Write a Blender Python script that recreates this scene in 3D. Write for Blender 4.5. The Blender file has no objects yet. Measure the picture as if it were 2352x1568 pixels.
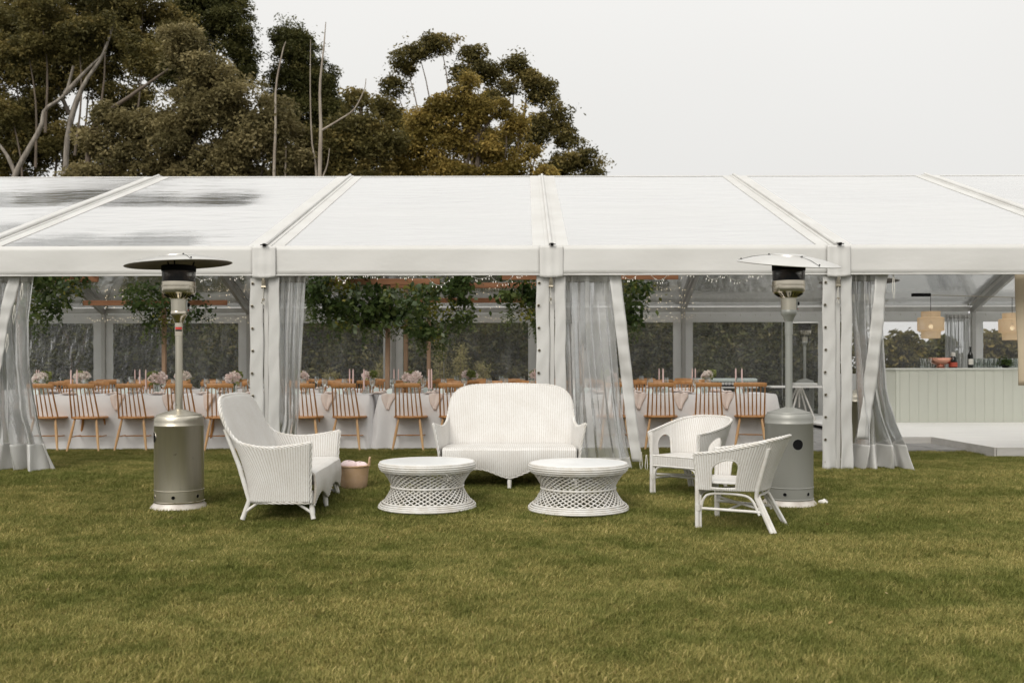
import bpy, math, random
import numpy as np
from math import sin, cos, pi, radians, sqrt, atan2, floor, exp
from mathutils import Vector, Matrix, Euler
R = random.Random(7)
NR = np.random.default_rng(11)
S = bpy.context.scene
COL = S.collection

# ------------------------------------------------------------------ camera
# marquee front line is y=0, ridge y=5, back wall y=10; frames every 3 m in x
CAMX, CAMY, CAMZ, FPX = -0.27, -10.2, 1.08, 2230.0
cam_d = bpy.data.cameras.new('camera'); cam = bpy.data.objects.new('camera', cam_d); COL.objects.link(cam)
cam.location = (CAMX, CAMY, CAMZ)
cam.rotation_euler = (radians(90), radians(0.12), 0)
cam_d.sensor_width = 36.0; cam_d.lens = 36.0*FPX/2352.0
cam_d.shift_x = -30/2352.0; cam_d.shift_y = 61/2352.0
cam_d.clip_start = 0.05; cam_d.clip_end = 2000
cam_d.dof.use_dof = True; cam_d.dof.focus_distance = 8.9; cam_d.dof.aperture_fstop = 2.8
S.camera = cam
S.render.resolution_x, S.render.resolution_y = 1024, 682

# ------------------------------------------------------------------ sky and sun (overcast)
SUN_EL, SUN_AZ = 42.0, 205.0     # azimuth from +y towards +x
W = bpy.data.worlds.new('World'); S.world = W; W.use_nodes = True
nt = W.node_tree; nt.nodes.clear()
wo = nt.nodes.new('ShaderNodeOutputWorld'); bg = nt.nodes.new('ShaderNodeBackground')
sky = nt.nodes.new('ShaderNodeTexSky'); sky.sky_type = 'NISHITA'; sky.sun_disc = False
sky.sun_elevation = radians(SUN_EL); sky.sun_rotation = radians(SUN_AZ)
sky.air_density = 1.0; sky.dust_density = 3.0; sky.ozone_density = 1.0
hs = nt.nodes.new('ShaderNodeHueSaturation'); hs.inputs['Saturation'].default_value = 0.12
tcw = nt.nodes.new('ShaderNodeTexCoord'); nzw = nt.nodes.new('ShaderNodeTexNoise')
nzw.inputs['Scale'].default_value = 1.3; nzw.inputs['Detail'].default_value = 3
crw = nt.nodes.new('ShaderNodeValToRGB')
crw.color_ramp.elements[0].position = .3; crw.color_ramp.elements[0].color = (.95,.937,.90, 1)
crw.color_ramp.elements[1].position = .7; crw.color_ramp.elements[1].color = (1.0,.99,.962, 1)
mx = nt.nodes.new('ShaderNodeMixRGB'); mx.inputs[0].default_value = 0.88
# overcast luminance: brighter towards the zenith
sxw = nt.nodes.new('ShaderNodeSeparateXYZ'); mrw = nt.nodes.new('ShaderNodeMapRange')
nt.links.new(tcw.outputs['Generated'], sxw.inputs[0]); pww = nt.nodes.new('ShaderNodeMath'); pww.operation='POWER'; pww.inputs[1].default_value=1.6; mxw = nt.nodes.new('ShaderNodeMath'); mxw.operation='MAXIMUM'; mxw.inputs[1].default_value=0
nt.links.new(sxw.outputs[2], mxw.inputs[0]); nt.links.new(mxw.outputs[0], pww.inputs[0]); nt.links.new(pww.outputs[0], mrw.inputs[0])
mrw.inputs[1].default_value = 0; mrw.inputs[2].default_value = 1; mrw.inputs[3].default_value = 6.5; mrw.inputs[4].default_value = 13.0
vmw = nt.nodes.new('ShaderNodeMixRGB'); vmw.blend_type = 'MULTIPLY'; vmw.inputs[0].default_value = 1
nt.links.new(crw.outputs[0], vmw.inputs[1]); nt.links.new(mrw.outputs[0], vmw.inputs[2])
L = nt.links.new
L(sky.outputs[0], hs.inputs['Color']); L(tcw.outputs['Generated'], nzw.inputs['Vector'])
L(nzw.outputs[0], crw.inputs[0]); L(hs.outputs[0], mx.inputs[1]); L(vmw.outputs[0], mx.inputs[2])
L(mx.outputs[0], bg.inputs[0]); bg.inputs[1].default_value = 0.1; L(bg.outputs[0], wo.inputs[0])
sd = bpy.data.lights.new('sun', 'SUN'); sun = bpy.data.objects.new('sun', sd); COL.objects.link(sun)
sd.energy = 1.5; sd.angle = radians(35); sd.color = (1.0, 0.95, 0.87)
e, a = radians(SUN_EL), radians(SUN_AZ + 180 - 60)
sun.location = (0, -4, 12)
sunv = Vector((sin(radians(SUN_AZ))*cos(e), cos(radians(SUN_AZ))*cos(e), sin(e)))
sun.rotation_euler = sunv.to_track_quat('Z', 'Y').to_euler()
vs = S.view_settings
S.display_settings.display_device = 'sRGB'
vs.view_transform = 'Standard'; vs.look = 'None'; vs.exposure = 0.32; vs.gamma = 1.0; vs.use_curve_mapping = False
S.cycles.max_bounces = 10; S.cycles.transparent_max_bounces = 24; S.cycles.diffuse_bounces = 4
S.cycles.glossy_bounces = 3; S.cycles.transmission_bounces = 4
S.cycles.caustics_reflective = False; S.cycles.caustics_refractive = False
S.cycles.use_denoising = True

def gz(y):                        # the lawn falls gently away from the marquee towards the camera
    t = -y
    if t <= -0.4: return 0.0
    return -0.05*(t if t > 0.4 else (t+0.4)**2/1.6)
def at(px, py, Y):                # photo pixel (2352 wide) on the plane y=Y -> world point
    s = FPX/(Y-CAMY)
    return Vector(((px-1206)/s+CAMX, Y, CAMZ-(py-845)/s))
ORD = ['zeroth','first','second','third','fourth','fifth','sixth','seventh','eighth','ninth','tenth','eleventh','twelfth',
       'thirteenth','fourteenth','fifteenth','sixteenth','seventeenth','eighteenth','nineteenth','twentieth','twenty-first','twenty-second','twenty-third','twenty-fourth']

# ------------------------------------------------------------------ mesh helpers
class MB:
    def __init__(s): s.v=[]; s.f=[]; s.uv=[]; s.mi=[]; s.m=0
    def add(s, vs, fs, uvs=None):
        b=len(s.v); s.v += [tuple(v) for v in vs]
        for i,f in enumerate(fs):
            s.f.append(tuple(b+k for k in f)); s.mi.append(s.m)
            s.uv.append(uvs[i] if uvs else None)
    def box(s, x0,x1,y0,y1,z0,z1, M=None):
        c=[(x0,y0,z0),(x1,y0,z0),(x1,y1,z0),(x0,y1,z0),(x0,y0,z1),(x1,y0,z1),(x1,y1,z1),(x0,y1,z1)]
        if M: c=[tuple(M@Vector(p)) for p in c]
        fs=[(0,3,2,1),(4,5,6,7),(0,1,5,4),(1,2,6,5),(2,3,7,6),(3,0,4,7)]
        X,Y,Z=x1-x0,y1-y0,z1-z0
        q=lambda a,b:[(0,0),(a,0),(a,b),(0,b)]
        s.add(c,fs,[q(X,Y),q(X,Y),q(X,Z),q(Y,Z),q(X,Z),q(Y,Z)])
        return s
    def bar(s, p,q,w,h,up=(0,0,1)):         # rectangular bar between two points
        p,q=Vector(p),Vector(q); d=q-p; Lh=d.length; z=d.normalized()
        x=Vector(up).cross(z)
        if x.length<1e-4: x=Vector((1,0,0)).cross(z)
        x.normalize(); y=z.cross(x)
        M=Matrix((x,y,z)).transposed().to_4x4(); M.translation=p
        return s.box(-w/2,w/2,-h/2,h/2,0,Lh,M)
    def tube(s, pts, r, n=8, closed=False, cap=True, flat=1.0):
        P=[Vector(p) for p in pts]; N=len(P)
        rr=[r]*N if not hasattr(r,'__len__') else list(r)
        vs=[]; ref=None; ln=0; ls=[0]
        for i in range(1,N): ln+=(P[i]-P[i-1]).length; ls.append(ln)
        for i in range(N):
            if closed: t=P[(i+1)%N]-P[i-1]
            else: t=P[min(i+1,N-1)]-P[max(i-1,0)]
            t.normalize()
            if ref is None:
                ref=Vector((0,0,1)) if abs(t.z)<.9 else Vector((0,1,0))
            x=ref-t*ref.dot(t); x.normalize(); y=t.cross(x); ref=x
            for k in range(n):
                a=2*pi*k/n; vs.append(P[i]+x*(cos(a)*rr[i])+y*(sin(a)*rr[i]*flat))
        fs=[];uv=[]
        M=N if closed else N-1
        for i in range(M):
            j=(i+1)%N
            for k in range(n):
                l=(k+1)%n
                fs.append((i*n+k,i*n+l,j*n+l,j*n+k))
                u0,u1=k/n*2*pi*rr[i],(k+1)/n*2*pi*rr[i]; v0=ls[i]; v1=ls[j] if j else ln
                uv.append([(u0,v0),(u1,v0),(u1,v1),(u0,v1)])
        if cap and not closed:
            fs.append(tuple(range(n))[::-1]); uv.append([(0,0)]*n)
            fs.append(tuple((N-1)*n+k for k in range(n))); uv.append([(0,0)]*n)
        s.add(vs,fs,uv); return s
    def lathe(s, prof, n=24, c=(0,0,0), M=None, a0=0, a1=2*pi, flat=1.0):
        full=abs(a1-a0-2*pi)<1e-6; m=n if full else n+1
        vs=[];fs=[];uv=[]
        for r,z in prof:
            for k in range(m):
                a=a0+(a1-a0)*k/n
                p=Vector((c[0]+r*cos(a),c[1]+r*sin(a)*flat,c[2]+z))
                vs.append(M@p if M else p)
        Lh=[0]
        for i in range(1,len(prof)): Lh.append(Lh[-1]+math.hypot(prof[i][0]-prof[i-1][0],prof[i][1]-prof[i-1][1]))
        rm=max(p[0] for p in prof)
        for i in range(len(prof)-1):
            for k in range(n):
                l=(k+1)%m
                fs.append((i*m+k,i*m+l,(i+1)*m+l,(i+1)*m+k))
                u0=(a1-a0)*k/n*rm;u1=(a1-a0)*(k+1)/n*rm
                uv.append([(u0,Lh[i]),(u1,Lh[i]),(u1,Lh[i+1]),(u0,Lh[i+1])])
        s.add(vs,fs,uv); return s
    def grid(s, fn, nu, nv, keep=None, flip=False):       # fn(u,v)->point; uv in metres
        P=[[Vector(fn(i/nu,j/nv)) for i in range(nu+1)] for j in range(nv+1)]
        U=[[0.0]*(nu+1) for _ in range(nv+1)]; V=[[0.0]*(nu+1) for _ in range(nv+1)]
        mj=nv//2
        us=[0.0]
        for i in range(1,nu+1): us.append(us[-1]+(P[mj][i]-P[mj][i-1]).length)
        for i in range(nu+1):
            a=0
            for j in range(nv+1):
                if j: a+=(P[j][i]-P[j-1][i]).length
                U[j][i]=us[i]; V[j][i]=a
        vs=[p for row in P for p in row]; fs=[];uv=[]
        for j in range(nv):
            for i in range(nu):
                if keep and not keep((i+.5)/nu,(j+.5)/nv): continue
                q=[(j,i),(j,i+1),(j+1,i+1),(j+1,i)]
                if flip: q=q[::-1]
                fs.append(tuple(a*(nu+1)+b for a,b in q)); uv.append([(U[a][b],V[a][b]) for a,b in q])
        s.add(vs,fs,uv); return s
    def poly(s, pts2, z0, z1):               # extruded polygon
        n=len(pts2)
        vs=[(x,y,z0) for x,y in pts2]+[(x,y,z1) for x,y in pts2]
        fs=[tuple(range(n))[::-1],tuple(range(n,2*n))]
        uv=[[(pts2[i][0],pts2[i][1]) for i in range(n)][::-1],[(x,y) for x,y in pts2]]
        for i in range(n):
            j=(i+1)%n; fs.append((i,j,n+j,n+i))
            l=math.hypot(pts2[j][0]-pts2[i][0],pts2[j][1]-pts2[i][1])
            uv.append([(0,z0),(l,z0),(l,z1),(0,z1)])
        s.add(vs,fs,uv); return s
    def mesh(s, name, mats, smooth=False):
        me=bpy.data.meshes.new(name); me.from_pydata(s.v,[],s.f)
        ul=me.uv_layers.new(name='UVMap'); k=0; flat=[]
        for f,u in zip(s.f,s.uv):
            flat += (sum((list(p) for p in u),[]) if u else [0.0]*(2*len(f)))
        ul.data.foreach_set('uv',flat)
        for m in (mats if isinstance(mats,(list,tuple)) else [mats]): me.materials.append(m)
        me.polygons.foreach_set('material_index',s.mi)
        if smooth: me.polygons.foreach_set('use_smooth',[True]*len(s.f))
        me.update()
        if smooth: me.set_sharp_from_angle(angle=radians(38))
        return me
    def build(s, name, mats, parent=None, smooth=False, loc=None, sol=0, bev=0):
        o=bpy.data.objects.new(name,s.mesh(name,mats,smooth)); COL.objects.link(o)
        if parent: o.parent=parent
        if loc: o.location=loc
        if sol:
            m=o.modifiers.new('solid','SOLIDIFY'); m.thickness=sol; m.offset=0
        if bev:
            m=o.modifiers.new('bevel','BEVEL'); m.width=bev; m.segments=2; m.limit_method='ANGLE'; m.angle_limit=radians(35)
        if smooth and bev:
            m=o.modifiers.new('wn','WEIGHTED_NORMAL')
        return o
def obj_mesh(name, me, parent=None):
    o=bpy.data.objects.new(name,me); COL.objects.link(o)
    if parent: o.parent=parent
    return o
def tag(o,label=None,cat=None,group=None,kind=None):
    if label: o['label']=label
    if cat: o['category']=cat
    if group: o['group']=group
    if kind: o['kind']=kind
    return o
def thing(name,label,cat,loc=(0,0,0),rz=0,group=None):
    o=bpy.data.objects.new(name,None); COL.objects.link(o); o.empty_display_size=.1
    o.location=loc; o.rotation_euler=(0,0,rz)
    return tag(o,label,cat,group)
KIDS={}
def kids(o):
    return [c for c in o.children]
def dup(o,loc=None,rz=None,label=None,parent=None,sc=None):
    c=o.copy(); COL.objects.link(c)
    if parent: c.parent=parent
    if loc is not None: c.location=loc
    if rz is not None: c.rotation_euler=(0,0,rz)
    if label: c['label']=label
    if sc: c.scale=(sc,sc,sc)
    for k in kids(o): dup(k,parent=c)
    return c
def cr(pts,n):                               # Catmull-Rom through points, n samples
    P=[Vector(p) for p in pts]; P=[P[0]*2-P[1]]+P+[P[-1]*2-P[-2]]
    out=[]; m=len(P)-3
    for i in range(n+1):
        t=i/n*m; k=min(int(t),m-1); t-=k
        a,b,c,d=P[k:k+4]
        out.append(0.5*((2*b)+(c-a)*t+(2*a-5*b+4*c-d)*t*t+(3*b-a-3*c+d)*t**3))
    return out
def lerp(a,b,t): return a+(b-a)*t
def interp(keys,z):
    if z<=keys[0][0]: return keys[0][1]
    for (a,b),(c,d) in zip(keys,keys[1:]):
        if z<=c: return b+(d-b)*(z-a)/(c-a)
    return keys[-1][1]

# ------------------------------------------------------------------ materials
class NT:
    def __init__(s,name):
        s.m=bpy.data.materials.new(name); s.m.use_nodes=True; s.t=s.m.node_tree; s.t.nodes.clear()
        s.out=s.n('OutputMaterial')
    def n(s,t,**kw):
        nd=s.t.nodes.new('ShaderNode'+t)
        for k,v in kw.items(): setattr(nd,k,v)
        return nd
    def l(s,a,b): s.t.links.new(a,b)
    def put(s,inp,v):
        if hasattr(v,'is_output') or isinstance(v,bpy.types.NodeSocket): s.l(v,inp)
        elif isinstance(v,(tuple,list)) and len(v)==3 and inp.type=='RGBA': inp.default_value=(*v,1)
        else: inp.default_value=v
    def math(s,op,a,b=0.0,clamp=False):
        m=s.n('Math',operation=op,use_clamp=clamp); s.put(m.inputs[0],a)
        if op not in('SINE','ABSOLUTE','FLOOR','SQRT','FRACT'): s.put(m.inputs[1],b)
        return m.outputs[0]
    def noise(s,vec,scale,detail=3,rough=.55,sc=None):
        if sc is not None:
            mp=s.n('Mapping'); s.l(vec,mp.inputs[0]); mp.inputs['Scale'].default_value=sc; vec=mp.outputs[0]
        z=s.n('TexNoise'); s.l(vec,z.inputs['Vector']); z.inputs['Scale'].default_value=scale
        z.inputs['Detail'].default_value=detail; z.inputs['Roughness'].default_value=rough
        return z.outputs[0]
    def ramp(s,f,stops):
        r=s.n('ValToRGB'); s.l(f,r.inputs[0]); e=r.color_ramp.elements
        while len(e)<len(stops): e.new(.5)
        for i,(p,c) in enumerate(stops):
            e[i].position=p; e[i].color=(*c,1) if len(c)==3 else c
        return r.outputs[0]
    def mix(s,f,a,b,typ='MIX'):
        m=s.n('MixRGB',blend_type=typ); s.put(m.inputs[0],f); s.put(m.inputs[1],a); s.put(m.inputs[2],b); return m.outputs[0]
    def coord(s,which='Object'): return s.n('TexCoord').outputs[which]
    def pos(s): return s.n('NewGeometry').outputs['Position']
    def bump(s,h,strength=.3,dist=.01):
        b=s.n('Bump'); s.l(h,b.inputs['Height']); b.inputs['Strength'].default_value=strength; b.inputs['Distance'].default_value=dist
        return b.outputs[0]
    def bsdf(s,**kw):
        p=s.n('BsdfPrincipled')
        for k,v in kw.items(): s.put(p.inputs[k.replace('_',' ')],v)
        return p
    def done(s,sh): s.l(sh,s.out.inputs[0]); return s.m

def simple(name,c,rough=.6,metal=0.0,c2=None,scale=8,bump=0,bs=60,dist=.004,coord='Object',sc=None,detail=3,spec=None):
    t=NT(name); v=t.coord(coord)
    col=c
    if c2 is not None: col=t.mix(t.ramp(t.noise(v,scale,detail,sc=sc),[(.35,(0,0,0)),(.65,(1,1,1))]),c,c2)
    p=t.bsdf(Base_Color=col,Roughness=rough,Metallic=metal)
    if spec is not None: p.inputs['Specular IOR Level'].default_value=spec
    if bump: t.l(t.bump(t.noise(v,bs,3,sc=sc),bump,dist),p.inputs['Normal'])
    return t.done(p.outputs[0])
def fabric(name,c,c2,scale,rough=.6,trans=.3,bump=.3,bs=5,dist=.02,sc=None):
    t=NT(name); v=t.coord('Object'); col=t.mix(t.ramp(t.noise(v,scale,4,sc=sc),[(.35,(0,0,0)),(.65,(1,1,1))]),c,c2)
    nb=t.bump(t.noise(v,bs,4,sc=sc),bump,dist); p=t.bsdf(Base_Color=col,Roughness=rough); t.l(nb,p.inputs['Normal'])
    tr=t.n('BsdfTranslucent'); t.l(col,tr.inputs[0]); t.l(nb,tr.inputs['Normal']); m=t.n('MixShader'); m.inputs[0].default_value=trans
    t.l(p.outputs[0],m.inputs[1]); t.l(tr.outputs[0],m.inputs[2]); return t.done(m.outputs[0])
def pvc(name,film=.12,gloss_r=.12,tint=(.93,.94,.93),streak=None,bumps=.4,bscale=3,wet=False,white=.85,bdist=.02,tl=.5,nr=(.35,.9,2.2),graze=False):
    t=NT(name); v=t.coord('Object')
    g=t.n('NewGeometry'); d=t.n('VectorMath',operation='DOT_PRODUCT'); t.l(g.outputs['Normal'],d.inputs[0]); t.l(g.outputs['Incoming'],d.inputs[1])
    c=t.math('MAXIMUM',t.math('ABSOLUTE',d.outputs['Value']),.07)
    f=film
    n1=t.noise(v,bscale,5,.6,sc=streak)
    f=t.math('MULTIPLY',t.ramp(n1,[(.3,(nr[0],)*3),(.55,(nr[1],)*3),(.72,(nr[2],)*3)]),film)
    if wet:
        a=t.n('Attribute',attribute_name='wet'); n2=t.noise(v,6,5,.6,sc=(.35,1.6,1.6))
        w=t.math('MULTIPLY',a.outputs['Fac'],t.ramp(n2,[(.3,(.5,)*3),(.6,(1.3,)*3)]))
        w=t.ramp(w,[(.25,(1,1,1)),(.7,(.10,)*3)])
        f=t.math('MULTIPLY',f,w)
    f=t.math('MINIMUM',f,.95)
    ff=t.math('SUBTRACT',1.0,t.math('POWER',t.math('SUBTRACT',1.0,f),t.math('DIVIDE',1.0,c)))
    if graze:
        mr=t.n('MapRange',interpolation_type='SMOOTHSTEP'); t.l(c,mr.inputs[0]); mr.inputs[1].default_value=.13; mr.inputs[2].default_value=.36; mr.inputs[3].default_value=.97; mr.inputs[4].default_value=0
        gq=mr.outputs[0]
        if wet: gq=t.math('MULTIPLY',gq,w)
        ff=t.math('MAXIMUM',f,gq)
    bm=t.bump(t.noise(v,bscale*1.7,4,.55,sc=streak),bumps,bdist)
    di=t.n('BsdfDiffuse'); t.put(di.inputs[0],(white,white,white)); 
    tr=t.n('BsdfTranslucent'); t.put(tr.inputs[0],(white,white,white))
    mfilm=t.n('MixShader'); mfilm.inputs[0].default_value=tl; t.l(di.outputs[0],mfilm.inputs[1]); t.l(tr.outputs[0],mfilm.inputs[2])
    tp=t.n('BsdfTransparent'); t.put(tp.inputs[0],tint)
    m1=t.n('MixShader'); t.l(ff,m1.inputs[0]); t.l(tp.outputs[0],m1.inputs[1]); t.l(mfilm.outputs[0],m1.inputs[2])
    gl=t.n('BsdfGlossy'); gl.inputs['Roughness'].default_value=gloss_r; t.l(bm,gl.inputs['Normal'])
    fr=t.n('Fresnel'); fr.inputs[0].default_value=1.45; t.l(bm,fr.inputs['Normal'])
    m2=t.n('MixShader'); f2=t.math('SUBTRACT',1.0,t.math('POWER',t.math('SUBTRACT',1.0,fr.outputs[0]),1.8)); t.l(t.math('MINIMUM',f2,.85),m2.inputs[0]); t.l(m1.outputs[0],m2.inputs[1]); t.l(gl.outputs[0],m2.inputs[2])
    return t.done(m2.outputs[0])
def clearglass(name,tint=(.95,.97,.96),op=.05):
    t=NT(name); tp=t.n('BsdfTransparent'); t.put(tp.inputs[0],tint); gl=t.n('BsdfGlossy'); gl.inputs['Roughness'].default_value=.03
    lw=t.n('LayerWeight'); lw.inputs[0].default_value=.35
    f=t.math('ADD',t.math('MULTIPLY',lw.outputs['Facing'],.75),op,clamp=True)
    m=t.n('MixShader'); t.l(f,m.inputs[0]); t.l(tp.outputs[0],m.inputs[1]); t.l(gl.outputs[0],m.inputs[2]); return t.done(m.outputs[0])
def wicker(name):
    t=NT(name); uv=t.n('UVMap').outputs[0]; sp=t.n('SeparateXYZ'); t.l(uv,sp.inputs[0])
    u,v=sp.outputs[0],sp.outputs[1]
    wob=t.math('MULTIPLY',t.math('SUBTRACT',t.noise(uv,14,2),.5),.006)
    u=t.math('ADD',u,wob); v=t.math('ADD',v,wob)
    up=t.math('DIVIDE',u,.0185); rib=t.math('ABSOLUTE',t.math('SINE',t.math('MULTIPLY',up,pi)))
    vp=t.math('DIVIDE',v,.0105)
    row=t.math('SINE',t.math('ADD',t.math('MULTIPLY',vp,2*pi),t.math('MULTIPLY',t.math('FLOOR',up),pi)))
    row=t.math('ADD',t.math('MULTIPLY',row,.5),.5)
    h=t.math('ADD',t.math('MULTIPLY',rib,.55),t.math('MULTIPLY',t.math('MULTIPLY',row,rib),.45))
    n=t.noise(t.coord('Object'),5,4)
    base=t.mix(t.ramp(n,[(.35,(0,0,0)),(.7,(1,1,1))]),(.72,.71,.69),(.65,.63,.60))
    hh=t.math('ADD',h,t.math('MULTIPLY',t.math('SUBTRACT',t.noise(uv,45,3,.7),.5),.55)); col=t.mix(t.ramp(hh,[(.05,(0,0,0)),(.42,(1,1,1))]),(.47,.425,.375),base)  # darker gap colour paints in the shade of the open weave holes
    p=t.bsdf(Base_Color=col,Roughness=.55); t.l(t.bump(h,.7,.004),p.inputs['Normal'])
    return t.done(p.outputs[0])
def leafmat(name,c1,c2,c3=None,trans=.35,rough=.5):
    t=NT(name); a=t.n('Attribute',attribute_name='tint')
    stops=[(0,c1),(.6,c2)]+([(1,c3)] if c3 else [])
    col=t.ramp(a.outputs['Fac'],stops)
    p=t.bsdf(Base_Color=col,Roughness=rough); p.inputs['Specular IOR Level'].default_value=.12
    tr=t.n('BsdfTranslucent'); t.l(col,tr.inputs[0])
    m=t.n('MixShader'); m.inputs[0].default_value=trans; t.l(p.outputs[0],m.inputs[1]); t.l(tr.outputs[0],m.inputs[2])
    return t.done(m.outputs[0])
def emis(name,c,st,base=(.8,.8,.8)):
    t=NT(name); p=t.bsdf(Base_Color=base,Roughness=.4); t.put(p.inputs['Emission Color'],c); p.inputs['Emission Strength'].default_value=st
    return t.done(p.outputs[0])

M={}
M['white_pvc']=fabric('white_pvc',(.76,.755,.735),(.69,.68,.655),2.2,.5,.25)
M['wallfabric']=fabric('wall_fabric_pvc',(.93,.925,.91),(.89,.885,.87),2.2,.5,.3)
M['valance']=fabric('valance_pvc',(.745,.735,.715),(.70,.69,.665),1.4,.5,.12,.35,3.5,.02,(.7,1,1.3))
M['alu']=simple('aluminium',(.62,.61,.585),.45,.25,c2=(.54,.53,.51),scale=5,sc=(1,1,.2))
M['black']=simple('black_plastic',(.008,.008,.008),.85,spec=.1)
M['zinc']=simple('zinc_hardware',(.42,.38,.30),.35,.9,c2=(.25,.22,.17),scale=30)
M['strap']=simple('strap_webbing',(.72,.70,.64),.8,c2=(.6,.58,.52),scale=40)
M['roof']=pvc('clear_roof_pvc',graze=True,film=.12,gloss_r=.10,wet=True,bumps=.25,bscale=2,streak=(.5,1.4,1.4),white=.78,tl=.15,nr=(.85,1,1.2),tint=(.97,.97,.97))
M['roof_back']=pvc('clear_roof_pvc_lee_side',graze=True,film=.20,gloss_r=.12,bumps=.3,bscale=2,streak=(.8,1.2,1.2),white=.94,tint=(.95,.97,.97),tl=.7)
M['window']=pvc('clear_window_pvc',film=.12,gloss_r=.10,bumps=.9,bscale=2.6,streak=(1.6,1,.55),white=.8,tint=(.86,.87,.86),bdist=.05)
M['window_clear']=pvc('fresh_clear_pvc',film=.03,bumps=.1,tint=(.97,.97,.97))
M['curtain']=pvc('clear_curtain_pvc',film=.44,gloss_r=.2,bumps=.45,bscale=2.2,streak=(1.3,1.3,.7),white=.96,tl=.28,nr=(.65,1,1.35),tint=(.90,.92,.92))
M['wicker']=wicker('white_painted_wicker')
M['cane']=simple('white_painted_cane',(.72,.71,.69),.45,c2=(.62,.59,.54),scale=14,bump=.2,bs=80,dist=.002)
M['cane_top']=simple('white_painted_tabletop',(.76,.77,.77),.35,c2=(.71,.715,.71),scale=4)
M['chairwood']=simple('honey_oak',(.56,.285,.105),.38,c2=(.42,.19,.062),scale=5,sc=(4,4,.7),detail=5)
M['chairwood_pale']=simple('worn_pale_oak',(.68,.44,.23),.45,c2=(.58,.33,.15),scale=5,sc=(4,4,.7),detail=5)
M['pole']=simple('rough_sawn_pine',(.42,.28,.18),.75,c2=(.30,.19,.12),scale=6,sc=(3,3,.4),detail=6,bump=.3,bs=30)
M['beam']=simple('stained_cedar_beam',(.42,.20,.10),.65,c2=(.30,.13,.06),scale=5,sc=(.5,3,3),detail=5)
M['cloth']=simple('grey_white_linen',(.80,.785,.78),.85,c2=(.75,.735,.735),scale=3,bump=.25,bs=120,dist=.002)
M['napkin']=simple('blush_linen',(.82,.72,.66),.9,c2=(.77,.65,.59),scale=12,bump=.3,bs=60,dist=.003)
M['pink_blanket']=simple('pink_blanket',(.84,.70,.68),.95,c2=(.78,.60,.60),scale=9,bump=.5,bs=50,dist=.006)
M['plate']=simple('blush_stoneware',(.74,.66,.62),.25,c2=(.70,.60,.56),scale=10)
M['glass']=clearglass('clear_glass',op=.12)
M['candle']=simple('pink_wax',(.84,.62,.58),.45,c2=(.80,.57,.53),scale=10)
M['mint']=simple('mint_card',(.72,.80,.77),.6)
M['water']=simple('stems_green',(.12,.18,.06),.4)
M['steel']=None
M['bulb']=emis('warm_led',(1,.80,.52),2.2)
M['bulbcool']=emis('soft_led',(1,.93,.80),.7)
M['cable']=simple('white_cable',(.75,.74,.70),.5)
M['bar']=simple('sage_painted_board',(.58,.595,.525),.55,c2=(.545,.56,.495),scale=1.5)
M['bartop']=simple('bar_top_white',(.66,.67,.62),.4)
M['deck']=simple('white_deck_paint',(.86,.845,.82),.5,c2=(.80,.785,.76),scale=3,sc=(.4,3,1))
M['deckside']=simple('weathered_white_board',(.62,.60,.57),.65,c2=(.52,.50,.47),scale=6,sc=(.5,1,3))
M['paver']=simple('grey_paver',(.30,.29,.28),.8,c2=(.24,.235,.225),scale=6,bump=.3,bs=60)
M['copper']=simple('rose_copper',(.86,.44,.33),.22,.9)
M['bottle']=simple('black_glass_bottle',(.008,.01,.008),.12)
M['paper']=simple('cream_label',(.75,.73,.68),.7)
M['redlabel']=simple('red_label',(.55,.10,.06),.6)
M['canvas']=simple('tan_canvas',(.56,.47,.34),.85,c2=(.52,.43,.31),scale=5,bump=.2,bs=150,dist=.002)
M['rattan']=None
M['redplastic']=simple('red_plastic',(.6,.03,.02),.4)
M['bark']=simple('pale_gum_bark',(.36,.32,.27),.8,c2=(.17,.145,.12),scale=3,sc=(3,3,.6),bump=.4,bs=14,dist=.03,detail=5)
M['barkdark']=simple('dark_bark',(.10,.08,.06),.85,c2=(.17,.13,.10),scale=5,sc=(3,3,.6))
M['deadwood']=simple('bleached_dead_wood',(.38,.33,.27),.8,c2=(.25,.20,.16),scale=3,sc=(3,3,.5))
# heater metals
def steelmat(name,c,rough,metal,dirt=.5):
    t=NT(name); v=t.coord('Object')
    s1=t.noise(v,3,5,.6,sc=(4,4,.35)); s2=t.noise(v,18,4,.6)
    k=t.ramp(s1,[(.3,(1,1,1)),(.62,(1-dirt*.35,)*3)])
    col=t.mix(1.0,c,k,'MULTIPLY'); sp=t.ramp(s2,[(.66,(0,0,0)),(.74,(1,1,1))])
    col=t.mix(t.math('MULTIPLY',sp,dirt),col,(.10,.075,.05))
    rg=t.math('ADD',t.math('MULTIPLY',s1,.25),rough-.1)
    p=t.bsdf(Base_Color=col,Roughness=rg,Metallic=metal)
    t.l(t.bump(t.noise(v,2.2,3,.5,sc=(3,3,.4)),.12,.02),p.inputs['Normal'])
    return t.done(p.outputs[0])
M['steel']=steelmat('brushed_stainless',(.60,.56,.47),.34,.92,.5)
M['chrome']=simple('warm_chrome',(.56,.51,.42),.16,1.0,bump=.15,bs=9)
M['silver']=steelmat('silver_grey_enamel',(.31,.31,.285),.42,.35,.08)
M['silverpole']=simple('grey_enamel_pole',(.33,.335,.31),.4,.4)
M['basewhite']=simple('scuffed_white_base',(.66,.62,.57),.5,.2,c2=(.5,.45,.40),scale=9)
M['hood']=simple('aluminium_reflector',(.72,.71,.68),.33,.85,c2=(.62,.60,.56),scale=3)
M['hood_shade']=simple('dark_shade_hood_underside',(.16,.135,.10),.5,.6,c2=(.11,.09,.07),scale=5)  # darker hood metal: shade and ground reflection painted into the underside colour
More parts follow.
